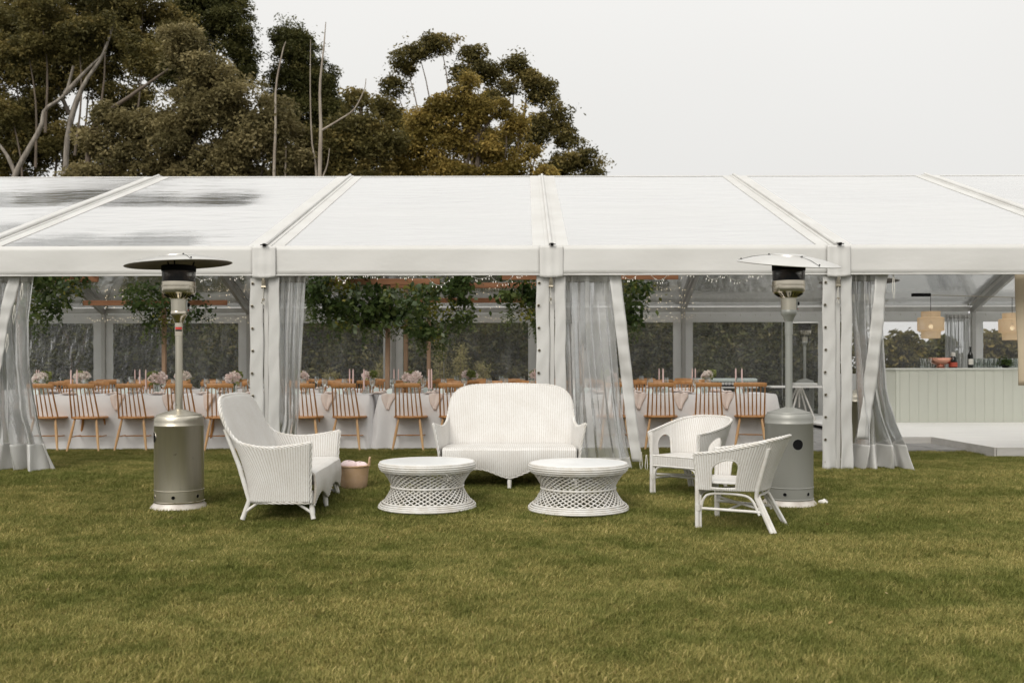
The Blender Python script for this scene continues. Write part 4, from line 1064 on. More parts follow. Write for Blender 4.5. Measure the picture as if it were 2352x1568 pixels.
# second one stands side on: its seat faces +x
settee('white wicker settee turned side on at the left, facing the coffee tables',(-2.255,-2.04,gz(-2.0)+.010),radians(92))
def coffee(label,x,y,seed,Rt):
    t=thing('cane_coffee_table',label,'coffee table',(x,y,gz(y)+.016),seed,'white cane coffee tables'); 
    H=.385
    MB().lathe([(0,H-.020),(Rt-.03,H-.020),(Rt-.012,H-.018),(Rt-.012,H-.004),(Rt-.03,H),(Rt*.5,H+.001),(0,H+.001)],72).build('table_top',M['cane_top'],t,True)
    for k,(r,z) in enumerate([(Rt-.008,H-.008),(Rt,H-.023),(Rt-.001,H-.039),(Rt-.007,H-.055),(Rt-.02,H-.071)]):
        MB().tube([(r*cos(a),r*sin(a),z) for a in [2*pi*i/80 for i in range(80)]],.0088,8,closed=True).build('top_hoop',M['cane'],t,True)
    for r,z in [(Rt-.03,.05),(Rt-.012,.036),(Rt,.021),(Rt+.004,.007)]:
        MB().tube([(r*cos(a),r*sin(a),z) for a in [2*pi*i/80 for i in range(80)]],.0088,8,closed=True).build('base_hoop',M['cane'],t,True)
    rw=Rt*.735; ra=Rt-.035; zt,zb,zw=H-.078,.05,(H-.078+.05)/2-.0
    MB().tube([((rw+.008)*cos(a),(rw+.008)*sin(a),zw) for a in [2*pi*i/72 for i in range(72)]],.0085,8,closed=True).build('waist_hoop',M['cane'],t,True)
    N=38; half=radians(40)
    for sgn in(-1,1):
        q=MB()
        for k in range(N):
            a0=2*pi*k/N+R.uniform(-.012,.012); pts=[]
            for i in range(11):
                w=-1+2*i/10; ang=a0+sgn*half*w; r=sqrt(rw*rw+(ra*ra-rw*rw)*abs(w)**1.55)+sgn*.003; pts.append((r*cos(ang),r*sin(ang),lerp(zb,zt,(w+1)/2)))
            q.tube(pts,.0056,5,cap=False)
        o=q.build('cane_lattice',M['cane'],t,True); o['kind']='stuff'
    for k in range(3):
        a=2*pi*k/3+.5; MB().tube([(Rt*.68*cos(a),Rt*.68*sin(a),.01),(Rt*.66*cos(a),Rt*.66*sin(a),H-.03)],.012,8).build('inner_leg',M['cane'],t,True)
coffee('white cane lattice coffee table on the left, nearer the side on settee',-1.095,-2.02,.2,.402)
coffee('white cane lattice coffee table on the right, nearer the tub chairs',.17,-2.12,.9,.41)
def tub(label,loc,rz_):
    t=thing('wicker_tub_chair',label,'chair',loc,rz_,'white wicker tub chairs'); t.scale=(.98,.98,.94)
    Tt=[(0,.365,.735),(.12,.36,.733),(.225,.31,.72),(.29,.22,.695),(.315,.10,.662),(.315,-.02,.635),(.30,-.15,.612),(.275,-.28,.595)]
    Bt=[(0,.215,.315),(.09,.21,.315),(.17,.17,.315),(.215,.10,.315),(.235,.02,.315),(.245,-.07,.315),(.252,-.16,.315),(.258,-.255,.315)]
    mir=lambda L_:[(-x,y,z) for x,y,z in L_[::-1]][:-1]+L_
    n=160; TP=cr(mir(Tt),n); BP=cr(mir(Bt),n)
    def P(u,v):
        x=u*n; i=min(n-1,int(x)); f=x-i; a=BP[i].lerp(BP[i+1],f); b=TP[i].lerp(TP[i+1],f)
        return Vector((lerp(a.x,b.x,v),lerp(a.y,b.y,v**1.25),lerp(a.z,b.z,v)))
    uc,du,v0,vm=.150,.074,.06,.50       # arm openings
    def ins(u,v):
        for c in(uc,1-uc):
            if abs(u-c)<du:
                top=vm+.28*sqrt(max(0,1-((u-c)/du)**2))
                if v>v0 and v<top: return True
        return False
    MB().grid(lambda u,v:P(u,v),n,44,keep=lambda u,v:not ins(u,v)).build('woven_shell',M['wicker'],t,True,sol=.016)
    braid([P(i/n,1.0)+Vector((0,0,.004)) for i in range(n+1)],.013,t,tw=.036)
    for c in(uc,1-uc):
        path=[P(c-du,v0),P(c-du,(v0+vm)/2)]+[P(c-du*cos(pi*i/14),vm+.28*sin(pi*i/14)) for i in range(15)]+[P(c+du,(v0+vm)/2),P(c+du,v0)]
        MB().tube(path+[P(c,v0-.02)],.010,8,closed=True).build('arm_opening_hoop',M['cane'],t,True)
    for c in(0,1): braid([P(c,v/12) for v in range(13)],.010,t,'front_edge_braid')
    def sf(u,v):
        y=lerp(.20,-.25,v); w=interp([(-.26,.245),(0,.235),(.12,.205),(.21,.12)],y); return ((u-.5)*2*w,y,.375-.012*sin(pi*u)*sin(pi*v))
    MB().grid(sf,24,24).build('woven_seat',M['wicker'],t,True,sol=.018)
    MB().grid(lambda u,v:((u-.5)*.49,-.256,lerp(.375,.285,v)),20,6).build('front_apron',M['wicker'],t,True,sol=.014)
    for z in(.378,.284): MB().tube([(-.25,-.258,z),(.25,-.258,z)],.010,8).build('front_rail',M['cane'],t,True)
    for sx in(-1,1):
        q=MB(); q.tube([(sx*.258,-.262,.60),(sx*.256,-.262,.30),(sx*.257,-.262,0)],.017,10); q.tube([(sx*.24,-.245,.27),(sx*.238,-.242,.0)],.012,8); q.build('leg',M['cane'],t,True)
        q=MB(); q.tube([(sx*.235,.28,.66),(sx*.175,.175,.30),(sx*.165,.17,.26),(sx*.215,.30,0)],.016,10); q.tube([(sx*.15,.185,.27),(sx*.195,.32,.0)],.012,8); q.build('leg',M['cane'],t,True)
        MB().tube(cr([(sx*.238,-.24,.15),(sx*.236,-.215,.245),(sx*.23,-.15,.285),(sx*.215,.05,.287),(sx*.19,.14,.25),(sx*.19,.20,.13)],24),.010,8).build('side_arch',M['cane'],t,True)
        MB().tube([(sx*.236,-.245,.165),(sx*.185,.215,.155)],.0115,8).build('stretcher',M['cane'],t,True)
        q=MB()
        for k in range(7): q.lathe([(.0225,0),(.0235,.003),(.0225,.006)],12,c=(sx*.252,-.256,.15+k*.0065))
        q.build('cane_binding',M['cane'],t,True)
    MB().tube([(-.21,-.03,.162),(.21,-.03,.162)],.011,8).build('stretcher',M['cane'],t,True)
    MB().tube(cr([(-.238,-.25,.12),(-.225,-.25,.22),(-.17,-.25,.272),(0,-.25,.278),(.17,-.25,.272),(.225,-.25,.22),(.238,-.25,.12)],26),.010,8).build('front_arch',M['cane'],t,True)
    MB().tube(cr([(-.19,.24,.12),(-.17,.19,.22),(-.12,.18,.272),(0,.19,.278),(.12,.18,.272),(.17,.19,.22),(.19,.24,.12)],26),.010,8).build('rear_arch',M['cane'],t,True)
    MB().tube([(-.23,-.235,.20),(.19,.20,.18)],.010,8).build('stretcher',M['cane'],t,True)
# local -y is the facing direction
def face(dx,dy): return atan2(dy,dx)+pi/2
tub('white wicker tub chair at the rear, open front turned to the left towards the camera',(1.23,-1.42,gz(-1.5)+.01),face(-.70,-.72))
tub('white wicker tub chair nearest the camera, seen from behind its side arm',(1.365,-2.80,gz(-2.80)+.01),face(-.88,.46))

# basket with blankets
bx,by=-1.875,-1.10
t=thing('woven_basket','round woven palm basket tucked behind the side on settee','basket',(bx,by,gz(by)))
MB().lathe([(0,.004),(.105,.004),(.118,.02),(.128,.09),(.139,.21),(.142,.225),(.136,.225),(.124,.09),(0,.015)],40).build('body',M['basket'],t,True)
braid([(.141*cos(2*pi*i/40),.141*sin(2*pi*i/40),.226) for i in range(41)],.008,t,'rim_braid',mat=M['basket'])
for sx in(-1,1): braid([(sx*.14,-.03,.22),(sx*.146,-.02,.28),(sx*.148,0,.305),(sx*.146,.02,.28),(sx*.14,.03,.22)],.008,t,'handle',mat=M['basket'])
for i,(x,y,z,s_,l) in enumerate([(-.05,-.03,.225,.075,'pink blanket heaped at the left of the basket'),(.05,.0,.215,.07,'pink blanket folded at the right of the basket')]):
    q=MB(); q.grid(lambda u,v:( s_*1.15*cos(u*2*pi)*sin(v*pi)*(1+.13*sin(u*19+v*7)),s_*sin(u*2*pi)*sin(v*pi)*(1+.1*sin(u*13)),s_*.65*cos(v*pi)*(1+.15*sin(u*12+v*11))),36,18)
    tag(q.build('blanket',M['pink_blanket'],None,True,loc=(bx+x,by+y,gz(by)+z)),l,'blanket','pink blankets in the basket')
# white scrap on the grass
p=MB(); p.grid(lambda u,v:(.038*cos(u*2*pi)*sin(v*pi)*(1+.25*sin(u*17)),.03*sin(u*2*pi)*sin(v*pi),.024*cos(v*pi)*(1+.3*sin(u*9+v*9))),20,10)
tag(p.build('crumpled_paper',M['paper'],None,False,loc=(2.27,-1.93,gz(-1.93)+.03)),'small crumpled white scrap on the grass beside the grey heater base','litter')

# ------------------------------------------------------------------ patio heaters
def heater(label,loc,kind,rz_=0,tilt=(0,0),hole=0,labels=True,hz=.60,vent=radians(-84)):
    t=thing('patio_heater',label,'patio heater',loc,rz_,'gas patio heaters'); body=M['steel'] if kind=='steel' else M['silver']; pole=M['steel'] if kind=='steel' else M['silverpole']
    MB().lathe([(0,.0),(.232,.0),(.236,.006),(.232,.014),(.205,.042),(.200,.052),(0,.052)],48).build('base',M['basewhite'],t,True)
    MB().lathe([(.193,.050),(.2005,.052),(.2005,.150),(.204,.153),(.204,.158),(.2005,.161),(.2005,.690),(.2035,.694),(.2035,.700),(.2005,.704),(.2005,.735),(.197,.760),(.186,.778),(.183,.780)],64).build('tank_housing',body,t,True)
    MB().lathe([(.2012,.052),(.206,.055),(.206,.062),(.2012,.066)],64).build('trim_ring',M['chrome'] if kind=='steel' else body,t,True)
    MB().lathe([(.183,.781),(.181,.788),(.12,.806),(.05,.826),(.033,.832),(.033,.838),(0,.838)],48).build('lid',body,t,True)
    def patch(ang,z,r,nm):  # black disc laid on the housing, painting in a hole's unlit inside
        q=MB(); m=26; vs=[]
        for k in range(m):
            a=2*pi*k/m; th=ang+r*cos(a)/.2015; vs.append((.2018*cos(th),.2018*sin(th),z+r*sin(a)))
        vs.append((.2018*cos(ang),.2018*sin(ang),z)); q.add(vs,[(k,(k+1)%m,m) for k in range(m)]); o=q.build(nm,M['black'],t)
        MB().tube([( .2022*cos(ang+r*cos(2*pi*k/m)/.2015),.2022*sin(ang+r*cos(2*pi*k/m)/.2015),z+r*sin(2*pi*k/m)) for k in range(m)],.0018,5,closed=True).build('rim',body,o,True)
    patch(hole,hz,.046,'vent_hole_patch')
    for k in range(6): patch(vent+k*pi/3-rz_,.107,.0165,'vent_hole_patch')
    MB().tube([(0,0,.83),(0,0,1.50)],.030,20).build('pole',pole,t,True)
    c=MB(); c.tube([(0,0,1.45),(0,0,1.575)],.0335,20); c.lathe([(.0335,1.56),(.05,1.60),(.06,1.615),(.066,1.625),(.066,1.655),(.063,1.66)],28); c.build('pole_collar',M['chrome'] if kind=='steel' else pole,t,True)
    MB().lathe([(.063,1.655),(.064,1.755),(.068,1.758),(.068,1.765)],32).build('valve_housing',M['steel'],t,True)
    MB().box(.058,.072,-.02,.02,1.66,1.75).build('control_plate',M['silverpole'],t,bev=.003)
    q=MB(); q.lathe([(.0,0),(.017,0),(.016,.016),(0,.018)],14,M=Matrix.Translation((.072,0,1.715))@Matrix.Rotation(pi/2,4,'Y')); q.build('knob',M['black'],t,True)
    MB().box(.066,.080,-.004,.004,1.664,1.674).build('igniter',M['redplastic'],t)
    MB().lathe([(.062,1.752),(.070,1.765),(.120,1.800),(.134,1.812),(.136,1.822),(.138,1.835),(.138,1.862),(.142,1.865),(.142,1.871),(.137,1.874),(.137,1.905),(.134,1.908)],48).build('burner_cup',M['chrome'],t,True)
    sl=MB()
    for k in range(28):
        a=2*pi*k/28; ca,sa=cos(a),sin(a); sl.bar((.082*ca,.082*sa,1.7725),(.121*ca,.121*sa,1.7995),.006,.004)
    o=sl.build('cooling_slots',M['black'],t)
    MB().lathe([(.134,1.905),(.137,2.030)],56).build('burner_screen',M['mesh'],t,True)
    MB().lathe([(.11,1.9),(.09,1.93),(.055,1.98),(.0,2.0)],24).build('burner_core',M['black'],t,True)
    MB().lathe([(.1375,1.995),(.140,1.999),(.140,2.040),(.136,2.043),(0,2.047)],48).build('burner_cap',M['black'],t,True)
    for k in range(3):
        a=2*pi*k/3+.4; MB().tube([(.11*cos(a),.11*sin(a),2.04),(.13*cos(a),.13*sin(a),2.085)],.006,6).build('hood_stud',M['black'],t)
    hd=MB(); MT=Matrix.Translation((0,0,2.072))@Euler((tilt[0],tilt[1],0)).to_matrix().to_4x4()
    hd.lathe([(.436,-.020),(.437,-.016),(.40,-.002),(.30,.028),(.20,.046),(.145,.052),(.142,.060),(.12,.064),(0,.066)],72,M=MT)
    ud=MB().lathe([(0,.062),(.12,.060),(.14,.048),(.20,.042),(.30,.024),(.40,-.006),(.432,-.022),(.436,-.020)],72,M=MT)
    h=hd.build('reflector_hood',M['hood'],t,True); ud.build('hood_underside',M['hood_shade'] if kind=='steel' else M['hood_grey'],h,True)
    for k in range(3):
        a=2*pi*k/3+.9; r_=[(.15,.0535),(.30,.0295),(.42,-.0075)]
        q=MB(); q.tube([MT@Vector((r*cos(a),r*sin(a),z)) for r,z in r_],.002,4); q.build('hood_seam',M['black'],h)
        for r,z in ((.17,.056),(.40,.004)):
            MB().lathe([(.006,-.004),(.006,.004),(0,.006)],8,M=MT@Matrix.Translation((r*cos(a+.03),r*sin(a+.03),z))).build('hood_screw',M['black'],h)
    if labels:
        q=MB(); q.lathe([(.0342,1.505),(.0342,1.525)],14,a0=-pi*.75,a1=-pi*.2); q.build('sticker',M['redplastic'],t); MB().lathe([(.0342,1.49),(.0342,1.503)],14,a0=-pi*.75,a1=-pi*.2).build('sticker',M['black'],t)
    return t
D2=radians
heater('stainless steel patio heater on the lawn at the left, dark under its tilted hood',(-3.20,-1.98,gz(-1.98)+.006),'steel',D2(10),(D2(1),D2(-3.5)),hole=radians(-157))
heater('grey patio heater on the lawn behind the tub chairs at the right',(1.985,-1.90,gz(-1.9)+.006),'silver',D2(0),(D2(9.5),D2(3.2)),hole=radians(-84),labels=False,hz=.525,vent=radians(-115))
heater('patio heater inside the marquee, seen through the right post curtain',(3.53,.85,0),'steel',D2(200),(0,0),hole=radians(-220),labels=False)
heater('patio heater standing outside, seen through the far clear window behind the trestle table',(5.98,11.5,0),'silver',D2(30),(D2(0),0),hole=radians(-120),labels=False)

# ------------------------------------------------------------------ white trestle table, glass rack
t=thing('white_side_table','narrow white side table on splayed legs behind the grey heater','table',(4.62,7.55,0))
MB().box(-.47,.47,-.3,.3,.715,.745).build('table_top',M['deck'],t,bev=.006); MB().box(-.02,.40,-.22,.22,.747,.80).build('folded_cloth',M['white_pvc'],t,bev=.02)
for sx,sy in((-1,-1),(1,-1),(-1,1),(1,1)): MB().tube([(.12+sx*.03,sy*.06,.71),(.12+sx*.27,sy*.26,0)],.017,8).build('leg',M['cane'],t,True)
MB().tube([(.12,0,.71),(.12,0,.35)],.017,8).build('centre_strut',M['cane'],t,True)
t=thing('trestle_table','plain trestle table carrying the rack of stacked glasses beyond the dining rows','table',(3.42,8.1,0))
MB().box(-.62,.62,-.35,.35,.70,.73).build('table_top',M['deck'],t)
for sx in(-1,1):
    for sy in(-1,1): MB().bar((sx*.5,sy*.3,0),(sx*.5,sy*.3,.70),.035,.035).build('leg',M['alu'],t)
t=thing('glass_rack','long rack of stacked glasses under a pale green ribbed cover','rack',(3.42,8.0,.73))
q=MB(); q.grid(lambda u,v:(-.60+u*1.2,-.26+v*.5,.145+.004*sin(u*150)),150,2); q.grid(lambda u,v:(-.60+u*1.2,-.262,.085+v*.06+.002*sin(u*150)),150,2,flip=True); q.build('ribbed_cover',M['mint'],t,True,sol=.004)
gm=MB().lathe([(0,-.04),(.026,-.04),(.028,0),(.02,.004),(0,.004)],12,M=Matrix.Rotation(pi/2,4,'X')).mesh('stacked_glass',M['deck'],True)
for k in range(20):
    o=obj_mesh('stacked_glass',gm,t); o.location=(-.58+k*.061,-.25,.055)
MB().box(-.62,.62,-.22,.22,0,.024).build('rack_base',M['black'],t)

# ------------------------------------------------------------------ bar
t=thing('bar_counter','long pale sage panelled bar counter on the white deck','bar',(6.2,6.75,.12))
bz=.945
k=0; x=.07
bm=MB().box(.0015,.1625,-.012,.008,0,bz-.03).mesh('panel_board',M['bar'])
while x<4.2:
    o=obj_mesh('panel_board',bm,t); o.location=(x,0,0); x+=.164
MB().box(0.0,.066,-.02,.02,0,bz-.03).build('corner_trim',M['bar'],t,bev=.004)
MB().box(.07,4.3,.0085,.02,0,bz-.031).build('backing',M['bar'],t)
MB().bar((.0,.0,.46),(-.36,.55,.46),.02,bz-.035).build('side_panel',M['bar'],t)
MB().poly([(-.03,-.045),(4.3,-.045),(4.3,.60),(-.40,.60)],bz-.028,bz).build('bar_top',M['bartop'],t,bev=.004)
BZ=.12+bz
def onbar(px,y): return (px-1206)/(FPX/(y+10.2))+CAMX
t=thing('copper_bowl','polished rose copper bowl on a low foot on the bar','bowl',(onbar(2160,7.0),7.0,BZ))
MB().lathe([(.0,.0),(.075,.0),(.078,.012),(.06,.03),(.06,.045),(.10,.06),(.165,.10),(.195,.155),(.198,.175),(.19,.175),(.185,.155),(.155,.105),(.09,.07),(0,.06)],40).build('bowl_shell',M['copper'],t,True)
MB().tube([(.196*cos(2*pi*i/40),.196*sin(2*pi*i/40),.176) for i in range(40)],.005,6,closed=True).build('rolled_rim',M['copper'],t,True)
t=thing('squat_bottle','squat black bottle with a white cap and red label on the bar','bottle',(onbar(2189,6.95),6.95,BZ))
MB().lathe([(0,0),(.068,0),(.072,.02),(.07,.12),(.055,.17),(.035,.20),(.035,.21)],24).build('bottle_body',M['bottle'],t,True); MB().lathe([(.0725,.02),(.0735,.02),(.0715,.10),(.0705,.10)],24).build('label_band',M['redlabel'],t,True)
MB().lathe([(.037,.205),(.040,.208),(.040,.27),(.03,.275),(0,.275)],20).build('cap',M['paper'],t,True)
t=thing('wine_bottle','tall dark wine bottle with a cream label on the bar','bottle',(onbar(2229,6.95),6.95,BZ))
MB().lathe([(0,0),(.045,0),(.048,.01),(.048,.21),(.043,.24),(.020,.275),(.0165,.30),(.0165,.36),(.019,.362),(.019,.375),(.0,.376)],24).build('bottle_body',M['bottle'],t,True)
MB().lathe([(.0486,.06),(.0486,.16)],20,a0=-pi*.85,a1=-pi*.15).build('label',M['paper'],t,True)
g0=MB().lathe([(0,.0),(.03,0),(.034,.10),(.045,.17),(.043,.17),(.032,.10),(.028,.01),(0,.01)],14).mesh('bar_glass',M['glass'],True)
n=0
for a,b,rows in ((2122,2142,2),(2240,2300,3),(2322,2345,3)):
    for r_ in range(rows):
        x=onbar(a,7.0); q_=0
        while x<onbar(b,7.0):
            n+=1; q_+=1; o=obj_mesh('bar_glass',g0); o.location=(x,6.95+r_*.1+.03*(n%2),BZ); o.scale=(1,1,1)
            tag(o,f'clear bar glass, {["front","middle","back"][r_]} row, {ORD[q_]} from the left {"beside the copper bowl" if a<2200 else "beyond the wine bottle" if a<2300 else "by the tan panel"}','glass',f'glasses on the bar {"left of the copper bowl" if a<2200 else "right of the wine bottle" if a<2300 else "beside the tan panel"}')
            x+=.088
t=thing('potted_herbs','small dark leafy bowl of greenery among the bar glasses','plant',(onbar(2310,6.9),6.9,BZ)); rg=np.random.default_rng(3)
MB().lathe([(0,0),(.05,0),(.07,.05),(.065,.05),(0,.03)],16).build('pot',M['bottle'],t,True)
d=rg.normal(size=(260,3)); leaves('foliage',d*np.array((.05,.05,.035))+np.array((0,0,.09)),.05,.6,M['decor'],t,rg.uniform(.2,.9,260),droop=0,seed=4)
# rattan pendants and their cable
def lamp(label,x,y,z):
    t=thing('pendant_lamp',label,'pendant lamp',(x,y,z),0,'tiered rattan pendants over the bar')
    MB().lathe([(.02,.52),(.15,.52),(.155,.50),(.155,.43),(.20,.425),(.212,.415),(.215,.40),(.215,.21),(.205,.195),(.168,.19),(.160,.18),(.155,.08),(.145,.07)],56).build('shade',M['rattan'],t,True)
    for r,z_ in((.155,.52),(.215,.41),(.215,.205),(.155,.075)): MB().tube([(r*cos(2*pi*i/40),r*sin(2*pi*i/40),z_) for i in range(40)],.004,5,closed=True).build('shade_hoop',M['rattan'],t,True)
    MB().lathe([(0,-.036),(.025,-.028),(.036,0),(.025,.028),(0,.036)],16,c=(0,-.0,.27)).build('bulb',M['bulb'],t,True)
    MB().tube([(0,0,.33),(0,0,.36)],.02,10).build('socket',M['black'],t); MB().tube([(0,0,.36),(0,0,.80)],.004,6).build('flex',M['black'],t)
lamp('left rattan pendant lamp with three stacked tiers over the bar',onbar(2138,6.3),6.3,1.50)
lamp('right rattan pendant lamp over the bar, partly hidden by the tan panel',onbar(2325,6.3),6.3,1.47)
q=MB(); x0=onbar(2108,6.3); q.tube(cr([(x0,6.3,2.30),(x0+.4,6.3,2.30),(x0+1.2,6.31,2.275),(x0+2.2,6.3,2.25),(x0+3.4,6.3,2.27)],30),.007,6); q=q.build('lamp_cable',M['zinc'],None,True); tag(q,'thin horizontal cable carrying the two rattan pendants','cable')
tag(MB().box(x0-.10,x0+.22,6.27,6.33,2.28,2.335).build('cable_plug',M['black'],None,bev=.01),'black plug and knot at the left end of the pendant cable','plug')
# tan hanging panel at the right edge
t=MB(); t.grid(lambda u,v:(5.08+u*.9+.04*v,.40+.01*sin(v*7),lerp(2.09,.88,v)),8,20); tag(t.build('hanging_panel',M['canvas'],None,True,sol=.012),'plain tan canvas panel hanging at the right edge in front of the bar','panel')

# ------------------------------------------------------------------ timber poles, beams and hanging foliage
def arbour(label,poles,beams,grp='timber arbours over the tables'):
    t=thing('timber_arbour',label,'arbour',(poles[0][0],poles[0][1],0),0,grp); ox,oy=poles[0][:2]
    for x,y,h,lean in poles: MB().bar((x-ox,y-oy,0),(x-ox+lean,y-oy,h),.065,.065,(0,1,0)).build('pole',M['pole'],t,bev=.004)
    for a,b in beams: MB().bar((a[0]-ox,a[1]-oy,a[2]),(b[0]-ox,b[1]-oy,b[2]),.045,.085,(0,0,1)).build('crossbeam',M['beam'],t,bev=.004)
arbour('dark timber pole and long crossbeam behind the stainless heater',[(-6.42,6.35,2.35,0)],[((-7.78,6.3,2.20),(-5.33,6.3,2.20))])
arbour('tall timber pole standing through the cloth join of the front table',[(-2.27,3.86,2.35,.02)],[((-3.1,3.83,2.33),(-1.5,3.83,2.33))])
arbour('timber pole with crossbeams just right of the front pole',[(-2.19,5.45,2.42,0)],[((-2.6,5.42,2.41),(.2,5.42,2.41))])
arbour('thinnest timber pole in the middle with a low crossbeam',[(-1.98,7.05,2.45,0)],[((-2.4,7.02,2.28),(.4,7.02,2.28))])
arbour('timber pole hidden in foliage at the far left with an overhead beam',[(-7.62,3.9,2.45,0)],[((-7.8,3.86,2.38),(-6.45,3.86,2.38))])
arbour('timber pole behind the centre curtain with a beam running to its right',[(.55,3.9,2.45,0)],[((-.6,3.86,2.40),(1.95,3.86,2.40))])
def cloudf(label,blobs,Y,seed,mix=(.55,.25,.2),fern=0,size=.085,n=34,tend=44):
    rg=np.random.default_rng(seed); s=FPX/(Y-CAMY); c0=at(blobs[0][0],blobs[0][1],Y)
    t=thing('hanging_foliage',label,'foliage',(c0.x,Y,c0.z),0,'greenery clouds hung from the arbours')
    B=[]
    for px,py,rx,ry in blobs:
        c=at(px,py,Y); B.append(((c.x-c0.x,0,c.z-c0.z),(rx/s,.38,ry/s)))
    P,T=clumped(B,42,n,.085,rg)
    sel=rg.choice(3,len(P),p=mix)
    # smooth the species choice so that each sort sits in sprays of its own
    q=np.sin(P[:,0]*7+seed)+np.sin(P[:,2]*9+seed*2)+rg.normal(size=len(P))*.5
    o=np.argsort(np.argsort(q))/len(q); sel=np.where(o<mix[0],0,np.where(o<mix[0]+mix[1],1,2))
    for k,(nm,m,sz,asp) in enumerate((('dark_leaves',M['decor'],size,.62),('oak_sprays',M['decor_grey'],size*1.1,.6),('maple_sprays',M['decor_gold'],size*.7,.7))):
        w=sel==k
        if w.sum(): leaves(nm,P[w][::(1 if k==0 else 2)],sz,asp,m,t,T[w][::(1 if k==0 else 2)],droop=.7,seed=seed+k)
    # trailing fronds
    FP=[];FT=[]
    for k in range(tend):
        b=B[rg.integers(len(B))]; x=b[0][0]+rg.uniform(-.95,.95)*b[1][0]; y=rg.uniform(-.3,.3)
        e=sqrt(max(0,1-((x-b[0][0])/b[1][0])**2)); z=b[0][2]-b[1][2]*e*.8; ln=rg.uniform(.10,.34); ct=rg.uniform(0,1)
        for i in range(int(ln/.010)):
            d=i*.010; FP.append((x+.03*sin(d*9+k)+rg.uniform(-.012,.012),y+rg.uniform(-.012,.012),z-d)); FT.append(ct*.6+.15)
        if fern:
            for i in range(int(ln/.012)): FP.append((x-d*.0+rg.uniform(-.05,.05),y,z+.25-i*.014)); FT.append(.3)
    leaves('trailing_fronds',np.array(FP),.06,.28,M['decor'],t,np.array(FT)+.25,droop=.5,seed=seed+7)
    MB().tube([(0,0,-.05),(0,0,.35)],.01,6).build('hanging_wire',M['zinc'],t)
cloudf('dark greenery cloud beside the far left curtain',[(120,655,60,45),(90,690,50,40),(160,640,45,35),(90,722,30,18),(60,650,40,60)],3.6,61)
cloudf('greenery cloud on the pole behind the stainless heater, ragged pale top',[(345,690,50,40),(400,710,60,48),(440,700,38,40),(315,672,30,22),(370,740,40,30),(300,655,14,12)],6.25,62,mix=(.72,.1,.18),size=.075)
cloudf('largest greenery cloud, left of the front timber pole',[(760,675,60,52),(820,685,62,62),(880,692,58,66),(935,695,50,58),(728,660,34,36),(850,728,95,34),(780,640,75,30),(770,715,50,34)],3.75,63,fern=1,tend=90,size=.09)
cloudf('greenery cloud right of the front timber pole, with golden maple tips',[(1000,695,55,62),(1045,678,45,55),(985,740,45,45),(960,705,40,48),(1065,705,26,36),(1030,640,58,30),(1010,765,26,24)],5.2,64,mix=(.55,.15,.3),tend=80,size=.09)
cloudf('greenery cloud just left of the centre post with golden leaves on its left',[(1200,670,38,45),(1215,710,28,35),(1165,695,22,30),(1190,645,40,30),(1245,680,30,50)],4.4,65,mix=(.6,.05,.35),size=.09)
cloudf('greenery cloud right of the centre curtain under the overhead beam',[(1440,690,30,45),(1465,665,32,28),(1430,650,30,40),(1450,735,16,18),(1415,700,25,40)],4.4,66,mix=(.6,.05,.35),size=.09)

# ------------------------------------------------------------------ fairy lights
def icicle(label,px0,px1,seed,Y=.32,z0=2.09,dip=.10):
    rg=random.Random(seed); t=thing('fairy_lights',label,'fairy lights',(at((px0+px1)/2,640,Y).x,Y,z0),0,'white fairy light festoons under the front eave'); ox=t.location.x
    x0,x1=at(px0,640,Y).x-ox,at(px1,640,Y).x-ox; cb=MB(); bl=MB()
    x=x0
    while x<x1:
        w=rg.uniform(.14,.34); d=rg.uniform(.03,dip); pts=[]
        for i in range(11):
            u=i/10; pts.append(Vector((x+u*w,rg.uniform(-.006,.006),.03-d*4*u*(1-u))))
        cb.tube(pts,.0028,4)
        for p_ in pts[1:-1]:
            for _ in range(1):
                e=p_+Vector((rg.uniform(-.022,.022),rg.uniform(-.01,.01),rg.uniform(-.03,.006))); cb.tube([p_,e],.0022,4); bl.tube([e,e+Vector((0,0,-.012))],[.0042,.003],5)
        x+=w*rg.uniform(.7,1.6)
    cb.build('cable',M['cable'],t); o=bl.build('bulbs',M['bulbcool'],t); o['kind']='stuff'
icicle('fairy light festoon hanging in front of the largest greenery cloud',772,965,1)
icicle('fairy light festoon between the front greenery and the centre post',975,1225,2,dip=.15)
icicle('fairy light festoon right of the centre curtain',1428,1560,3,dip=.13)
icicle('sparse fairy light festoon left of the grey heater',1570,1715,4,dip=.12)
icicle('fairy light festoon behind the stainless heater head',440,540,5)
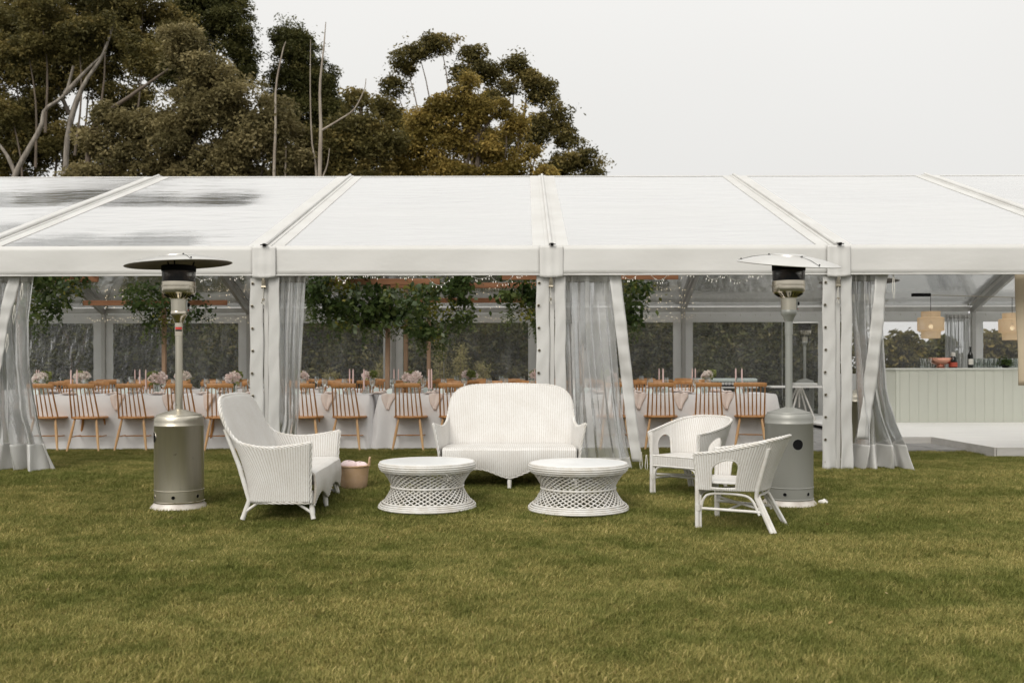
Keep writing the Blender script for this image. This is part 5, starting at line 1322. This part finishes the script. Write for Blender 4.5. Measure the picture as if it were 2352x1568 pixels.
def drops(label,px0,px1,Y,n,seed,z_hi,z_lo):
    rg=random.Random(seed); t=thing('fairy_light_curtain',label,'fairy lights',(at((px0+px1)/2,640,Y).x,Y,2.2),0,'warm fairy light drops in the rear roof'); ox=t.location.x
    x0,x1=at(px0,640,Y).x-ox,at(px1,640,Y).x-ox; cb=MB(); bl=MB()
    for k in range(n):
        x=lerp(x0,x1,(k+.5)/n)+rg.uniform(-.04,.04); za,zb=z_hi-2.2,z_lo-2.2+rg.uniform(0,.25); y=rg.uniform(-.3,.3)
        cb.tube([(x,y,za),(x+.01,y,zb)],.0012,3)
        z=za
        while z>zb: bl.lathe([(0,-.007),(.0055,0),(0,.007)],5,c=(x+rg.uniform(-.02,.02),y,z)); z-=rg.uniform(.09,.15)
    cb.build('cable',M['cable'],t); o=bl.build('bulbs',M['bulb'],t); o['kind']='stuff'
drops('warm fairy light drops in the rear roof at the left, above the long crossbeam',230,300,9.0,4,1,2.62,2.2)
drops('warm fairy light drops in the rear roof right of the stainless heater head',480,560,9.0,5,2,2.62,2.15)
drops('warm fairy light drops in the rear roof between the two middle greenery clouds',1095,1150,8.4,5,3,2.62,2.1)
drops('warm fairy light drops in the rear roof, right of the centre curtain',1480,1600,8.6,10,4,2.6,2.0)
for i,(a,b,Y) in enumerate([(175,300,9.2),(440,572,9.2),(1090,1180,9.2),(1480,1600,9.2)]):
    rg=random.Random(i); p0,p1=at(a,722,Y),at(b,722,Y); t=thing('fairy_light_string',f'warm fairy light string along the rear eave beam, {ORD[i+1]} stretch from the left','fairy lights',((p0.x+p1.x)/2,Y,2.1),0,'warm fairy light strings on the rear eave beam')
    cb=MB(); bl=MB(); n=int((p1.x-p0.x)/.05); pts=[(lerp(p0.x,p1.x,k/n)-t.location.x,.5,rg.uniform(-.06,.06)) for k in range(n+1)]; cb.tube(pts,.003,4)
    for q in pts: bl.lathe([(0,-.007),(.0055,0),(0,.007)],5,c=(q[0],q[1],q[2]-.02))
    cb.build('cable',M['cable'],t); o=bl.build('bulbs',M['bulb'],t); o['kind']='stuff'
